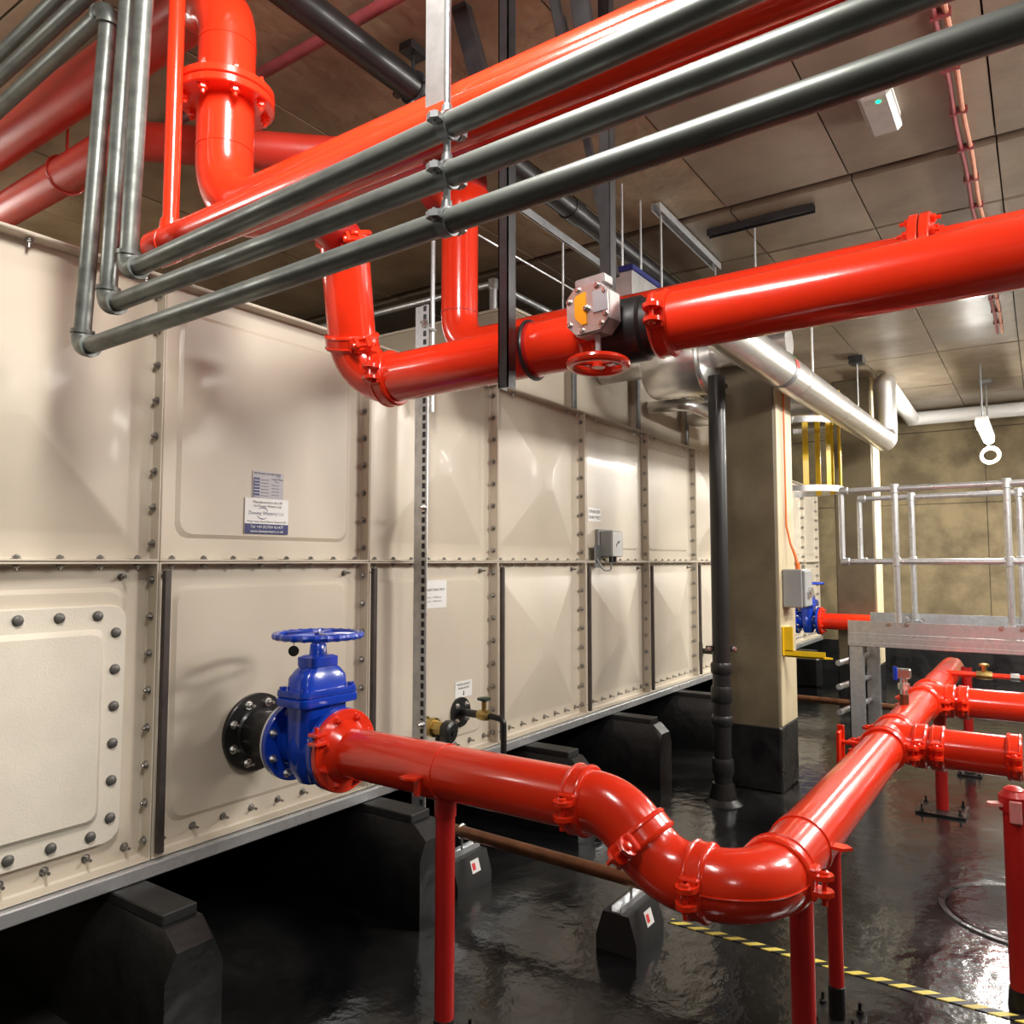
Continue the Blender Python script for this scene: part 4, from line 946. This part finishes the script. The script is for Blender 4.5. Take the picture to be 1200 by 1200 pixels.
# black vertical drain pipe by column
t = thing('drain_pipe', 'black upright drain pipe in front of the concrete column', 'pipe', (4.72, 1.672, 0))
px, py = 4.72, 1.672
pipe(t, (px, py, 0.02), (px, py, 2.66), 0.054, BLACK)
for z, w2 in ((0.66, 0.05), (0.82, 0.035), (0.22, 0.05), (0.50, 0.03)):
    MB().lathe((px, py, z), (0, 0, 1), [(-w2, 0.05), (-w2, 0.060), (-w2*0.6, 0.066), (w2*0.6, 0.066), (w2, 0.060), (w2, 0.05)], 28).build('socket', BLACK, t)
b = MB().obox((px, py, 0.94), (0.03, 0.19, 0.035), (0.8, 0.6, 0), (0.6, -0.8, 0), (0, 0, 1), 0.004); b.build('pipe_clip', BLACKM, t)
for sg in (-1, 1): MB().hexbolt(V((px, py, 0.94))+V((0.6, -0.8, 0))*(sg*0.08)+V((-0.012, -0.009, 0)), (-0.8, -0.6, 0), 0.010, 0.012).build('bolt', BOLTB, t)
MB().lathe((px, py, 0.0), (0, 0, 1), [(0, 0.12), (0.03, 0.085), (0.12, 0.066), (0.12, 0.05)], 24).build('foot_flashing', BITUMENW, t)
MB().obox((px+0.03, py-0.03, 2.60), (0.05, 0.05, 0.03), (1, 0, 0), (0, 1, 0), (0, 0, 1), 0.005).build('top_clip', BLACKM, t)

# ------------------------------------------------------------------ switch box, bracket and cable on the near column
t = thing('switch_box', 'grey steel switch enclosure on the pale side of the near column', 'control box', (5.25, 1.36, 1.3))
MB().box((5.16, 1.285, 1.182), (5.36, 1.409, 1.43), 0.006).build('enclosure', GREYP, t)
MB().box((5.17, 1.268, 1.19), (5.35, 1.286, 1.42), 0.004).build('cover', GREYP, t)
MB().cyl((5.26, 1.27, 1.28), (5.26, 1.245, 1.28), 0.035, 16).build('rotary_handle', BOLTB, t); MB().cyl((5.24, 1.33, 1.43), (5.24, 1.33, 1.47), 0.016, 12).build('gland', ORANGE, t)
t = thing('orange_cable', 'orange cable clipped down the pale column face into the grey box', 'cable', (5.24, 1.39, 2.0))
MB().tube([(5.25, 1.400, 3.30), (5.25, 1.400, 2.0), (5.25, 1.400, 1.72), (5.27, 1.38, 1.60), (5.25, 1.345, 1.52), (5.24, 1.33, 1.455)], [0.006, 0.006, 0.007, 0.008, 0.011, 0.013], 10).build('cable', ORANGE, t)
t = thing('yellow_bracket', 'yellow angle bracket sticking out low on the near column', 'bracket', (5.2, 1.36, 0.95))
b = MB().box((5.12, 1.400, 0.875), (5.27, 1.409, 1.06), 0.003); b.box((5.14, 1.345, 0.90), (5.148, 1.40, 1.06), 0.002); b.build('upright', YEL, t)
b = MB().prism([(0, 0), (0.24, 0), (0.29, 0.025), (0.24, 0.05), (0, 0.05)], (5.14, 1.40, 0.865), (0, -1, 0), (1, 0, 0), (0, 0, 1), 0.010); b.box((5.14, 1.15, 0.866), (5.150, 1.40, 0.908)); b.build('arm', YEL, t)

# far red pipe
t = thing('far_pipe', 'red pipe from the far blue valve to behind the walkway', 'pipe', (8.54, 1.7, 0.86))
flange(t, (8.54, 1.936, 0.86), (0, -1, 0), 0.143, 0.08, 0.026, 8, 0.118, RED, RED, 0.013, side=1); pipe(t, (8.54, 1.93, 0.86), (8.54, 0.4, 0.845), R6, RED)

# ------------------------------------------------------------------ caged ladder
t = thing('caged_ladder', 'yellow ladder cage with silver hoops against the far tank', 'ladder', (7.75, 1.92, 2.1))
cx, cy_, rr = 7.55, 1.86, 0.36
for z in (2.12, 2.75):
    b = MB(); vs = []; nseg = 24
    for i in range(nseg+1):
        a = radians(-205+ 230*i/nseg)
        for (dr, dz) in ((0, 0), (0, 0.055), (0.006, 0.055), (0.006, 0)): vs.append((cx+(rr+dr)*cos(a), cy_+(rr+dr)*sin(a), z+dz))
    fs = [(4*i+j, 4*i+(j+1) % 4, 4*i+4+(j+1) % 4, 4*i+4+j) for i in range(nseg) for j in range(4)]
    b.add(vs, fs); b.build('hoop', GALV, t)
for a in (-190, -160, -125, -90, -60, -38, -12):
    a = radians(a); q = V((cx+(rr-0.008)*cos(a), cy_+(rr-0.008)*sin(a), 0)); tn = V((-sin(a), cos(a), 0)); nr = V((cos(a), sin(a), 0))
    MB().obox(q+V((0, 0, 2.60)), (0.05, 0.006, 0.95), tn, nr, V((0, 0, 1))).build('cage_bar', YEL, t)
for s_ in (-0.2, 0.2): MB().box((cx+s_-0.01, 2.37, 0.0), (cx+s_+0.01, 2.43, 3.2)).build('stile', YEL, t)
for k in range(11): MB().cyl((cx-0.2, 2.40, 0.3+0.27*k), (cx+0.2, 2.40, 0.3+0.27*k), 0.012, 10).build('rung', YEL, t)

# ------------------------------------------------------------------ walkway
t = thing('walkway', 'raised galvanised walkway with tube handrails crossing behind the red pipes', 'walkway', (6.7, -0.6, 0))
xf, xr, ye, yn = 6.30, 7.05, 1.24, -2.4
MB().box((xf, yn, 0.945), (xf+0.008, ye, 1.035), 0.001).build('toe_board', GALV, t); MB().box((xr, yn-0.0, 0.945), (xr+0.008, ye-0.03, 1.058), 0.001).build('toe_board', GALV, t)
b = MB().box((xf-0.004, yn, 0.915), (xf+0.05, ye, 0.943), 0.002); b.box((xf-0.01, yn, 0.875), (xf+0.004, ye, 0.916)); b.box((xf-0.014, yn, 0.845), (xf+0.05, ye, 0.877), 0.003); b.build('edge_beam', GALV, t)
MB().box((xr-0.02, yn, 0.845), (xr+0.03, ye, 0.943), 0.003).build('edge_beam', GALV, t)
b = MB()
for k in range(90):
    y = ye-0.02-0.04*k; b.box((xf+0.04, y-0.002, 0.915), (xr-0.01, y+0.002, 0.945))
for k in range(8): x = xf+0.09+0.085*k; b.box((x, yn, 0.935), (x+0.005, ye, 0.944))
b.build('grating', GALVD, t, kind='stuff')
def hrail(x, zt, zm, posts, yend, dz=0.0):
    R_ = 0.021
    MB().tube(path([(x, yn, zt), (x, yend, zt), (x, yend, zm), (x, yn, zm)], 0.035, 5), R_, 14).build('rail_loop', GALV, t)
    for z in (zt, zm): MB().lathe((x, yend+0.012, z), (0, -1, 0), [(0, 0.02), (0.006, 0.030), (0.06, 0.030), (0.065, 0.024)], 14).build('corner_fitting', GALV, t)
    for y in posts:
        p_ = MB().cyl((x, y, 0.92), (x, y, zt), 0.022, 14).build('rail_post', GALV, t)
        for z in (zt, zm): MB().lathe((x, y, z-0.035), (0, 0, 1), [(0, 0.024), (0.004, 0.030), (0.066, 0.030), (0.07, 0.024)], 14).build('tube_fitting', GALV, p_)
        MB().obox((x-0.004, y, 1.0), (0.05, 0.10, 0.012), (1, 0, 0), (0, 1, 0), (0, 0, 1), 0.002).build('post_foot', GALV, p_)
        for sg in (-1, 1): MB().hexbolt((x-0.03, y+sg*0.06, 1.02), (-1, 0, 0), 0.013, 0.012).build('bolt', BOLTB, p_)
hrail(xf+0.03, 2.025, 1.48, (0.895, 0.19, -0.8), 1.27); hrail(xr-0.03, 2.01, 1.485, (0.87, 0.135, -0.9), 1.265)
for (x, y) in ((xf+0.03, ye-0.05), (xr-0.05, ye-0.05), (xf+0.03, yn+0.4), (xr-0.05, yn+0.4)):
    b = MB().box((x-0.035, y-0.05, 0), (x-0.028, y+0.05, 0.86)); b.box((x-0.035, y+0.043, 0), (x+0.035, y+0.05, 0.86)); b.box((x+0.028, y-0.05, 0), (x+0.035, y+0.05, 0.86)); b.build('leg', GALV, t)
for z in (0.34, 0.53, 0.71): MB().tube([(xf-0.03, ye+0.07, z), (xr-0.02, ye-0.03, z)], 0.022, 10).build('end_rung', GALV, t)

# ------------------------------------------------------------------ lamps, signs and soffit items
t = thing('batten_lamp', 'lit batten lamp hanging near the back wall', 'lamp', (9.05, 0.43, 2.8))
o = MB().box((8.42, 0.375, 2.80), (9.68, 0.485, 2.85), 0.01).build('housing', WHITE, t)
MB().tube([(8.44, 0.43, 2.79), (9.66, 0.43, 2.79)], 0.05, 16).build('diffuser', TUBE, t)
for x in (8.6, 9.5): MB().cyl((x, 0.43, 2.84), (x, 0.43, 3.405), 0.008, 8).build('suspension_rod', GALVD, t)
MB().box((9.42, 0.37, 3.36), (9.58, 0.49, 3.402), 0.004).build('roof_plate', GALVD, t)
t = thing('cable_coil', 'coil of white cable hanging below the lit lamp', 'cable', (9.65, 0.44, 2.6))
b = MB()
for k in range(5): b.torus((9.66+0.012*k, 0.425+0.008*sin(k*2.1), 2.62+0.008*cos(k*3.3)), (1, 0.10*sin(k), 0.08*cos(k)), 0.075+0.006*(k % 3), 0.009, 28, 6)
b.build('loops', CABLEW, t); MB().tube([(9.68, 0.43, 2.69), (9.66, 0.44, 2.76), (9.60, 0.43, 2.80)], 0.007, 8).build('tail', CABLEW, t)
t = thing('emergency_light', 'frosted emergency light with green indicator fixed to the soffit', 'lamp', (3.3, 0.47, 3.4))
MB().box((3.23, 0.43, 3.372), (3.55, 0.545, 3.402), 0.004).build('base', WHITE, t); MB().box((3.22, 0.425, 3.318), (3.56, 0.55, 3.374), 0.018).build('diffuser', DIFF, t)
MB().lathe((3.27, 0.475, 3.317), (0, 0, -1), [(0, 0.010), (0.004, 0.006)], 12).build('indicator', LED, t)
for i, (dy, m, lb, r) in enumerate(((0.016, MAROON, 'dark red cable clipped along the soffit, left of its copper neighbour', 0.011), (-0.018, PCOP, 'pink copper cable clipped along the soffit', 0.010))):
    t = thing('soffit_cable', lb, 'cable', (4, 0.22, 3.385))
    x = 0.9; pts = []
    while x < 7.6: pts.append((x, 0.225+dy+0.003*sin(x*7+i), 3.386-0.004*abs(sin(x*6.3)))); x += 0.12
    c_ = MB().tube(pts, r, 8).build('cable', m, t)
    for k in range(18): MB().box((1.2+0.35*k, 0.225+dy-0.016, 3.371), (1.215+0.35*k, 0.225+dy+0.016, 3.40)).build('clip', MAROON, t)
t = thing('wall_notice', 'pale notice board on the back wall at the right edge', 'sign', (11.16, 0.1, 1.4))
MB().box((11.165, -0.3, 1.25), (11.19, 0.16, 1.62), 0.003).build('board', WHITE, t)

# ------------------------------------------------------------------ floor items
t = thing('copper_pipe', 'brown copper pipe on rubber blocks under the red bends', 'pipe', (2.85, 1.8, 0.24))
pipe(t, (2.87, 2.9, 0.245), (2.80, 1.0, 0.235), 0.027, COPPER)
t = thing('copper_pipe', 'brown copper pipe lying behind the near column foot', 'pipe', (7.7, 1.5, 0.15)); pipe(t, (7.75, 2.05, 0.17), (7.72, 1.0, 0.17), 0.03, COPPER)
for i, (y, lb) in enumerate(((2.25, 'rubber pipe block with white sticker behind the front red post'), (1.385, 'rubber pipe block with white sticker below the red bend'))):
    x = 2.845-0.02*i
    t = thing('pipe_block', lb, 'pipe support', (x, y, 0), 'rubber blocks under the copper pipe')
    prof = [(-0.085, 0), (0.085, 0), (0.085, 0.05), (0.055, 0.145), (-0.055, 0.145), (-0.085, 0.05)]
    MB().prism(prof, (x-0.125, y, 0), (0, 1, 0), (0, 0, 1), (1, 0, 0), 0.25).build('block', RUBBER, t)
    b = MB().box((x-0.12, y-0.021, 0.145), (x+0.12, y+0.021, 0.150)); b.box((x-0.12, y-0.021, 0.145), (x+0.12, y-0.017, 0.168)); b.box((x-0.12, y+0.017, 0.145), (x+0.12, y+0.021, 0.168)); b.build('channel', GALV, t)
    b = MB().torus((x+0.01, y, 0.24), (0, 1, 0), 0.029, 0.006, 24, 6); b.cyl((x+0.01, y, 0.15), (x+0.01, y, 0.213), 0.006, 8); b.build('pipe_clip', BOLTB, t)
    nr = V((0, -0.095, 0.03)).normalized(); up = V((0, 0.03, 0.095)).normalized()
    c_ = V((x+0.02, y-0.070, 0.097))+V((0, -0.001, 0.0003))
    st = MB().obox(c_, (0.06, 0.055, 0.0015), (1, 0, 0), up, nr).build('sticker', WHITE, t)
    MB().obox(c_+nr*0.0012-V((0.012, 0, 0)), (0.022, 0.03, 0.001), (1, 0, 0), up, nr).build('red_print', REDP, st)
o = MB().box((3.045, -3.2, 0.0), (3.085, 1.32, 0.003)).build('hazard_tape', TAPE, cat='tape', label='yellow and black hazard tape stuck across the wet floor')
t = thing('manhole_cover', 'round manhole cover in the wet floor near the right edge', 'manhole', (3.86, 0.215, 0))
MB().lathe((3.95, 0.10, 0), (0, 0, 1), [(0, 0.34), (0.007, 0.335), (0.007, 0.312), (0.0, 0.306)], 40).build('frame', BITUMEN, t)
MB().lathe((3.95, 0.10, 0), (0, 0, 1), [(0, 0.304), (0.005, 0.302), (0.0055, 0.0)], 40).build('cover', FLOOR, t)
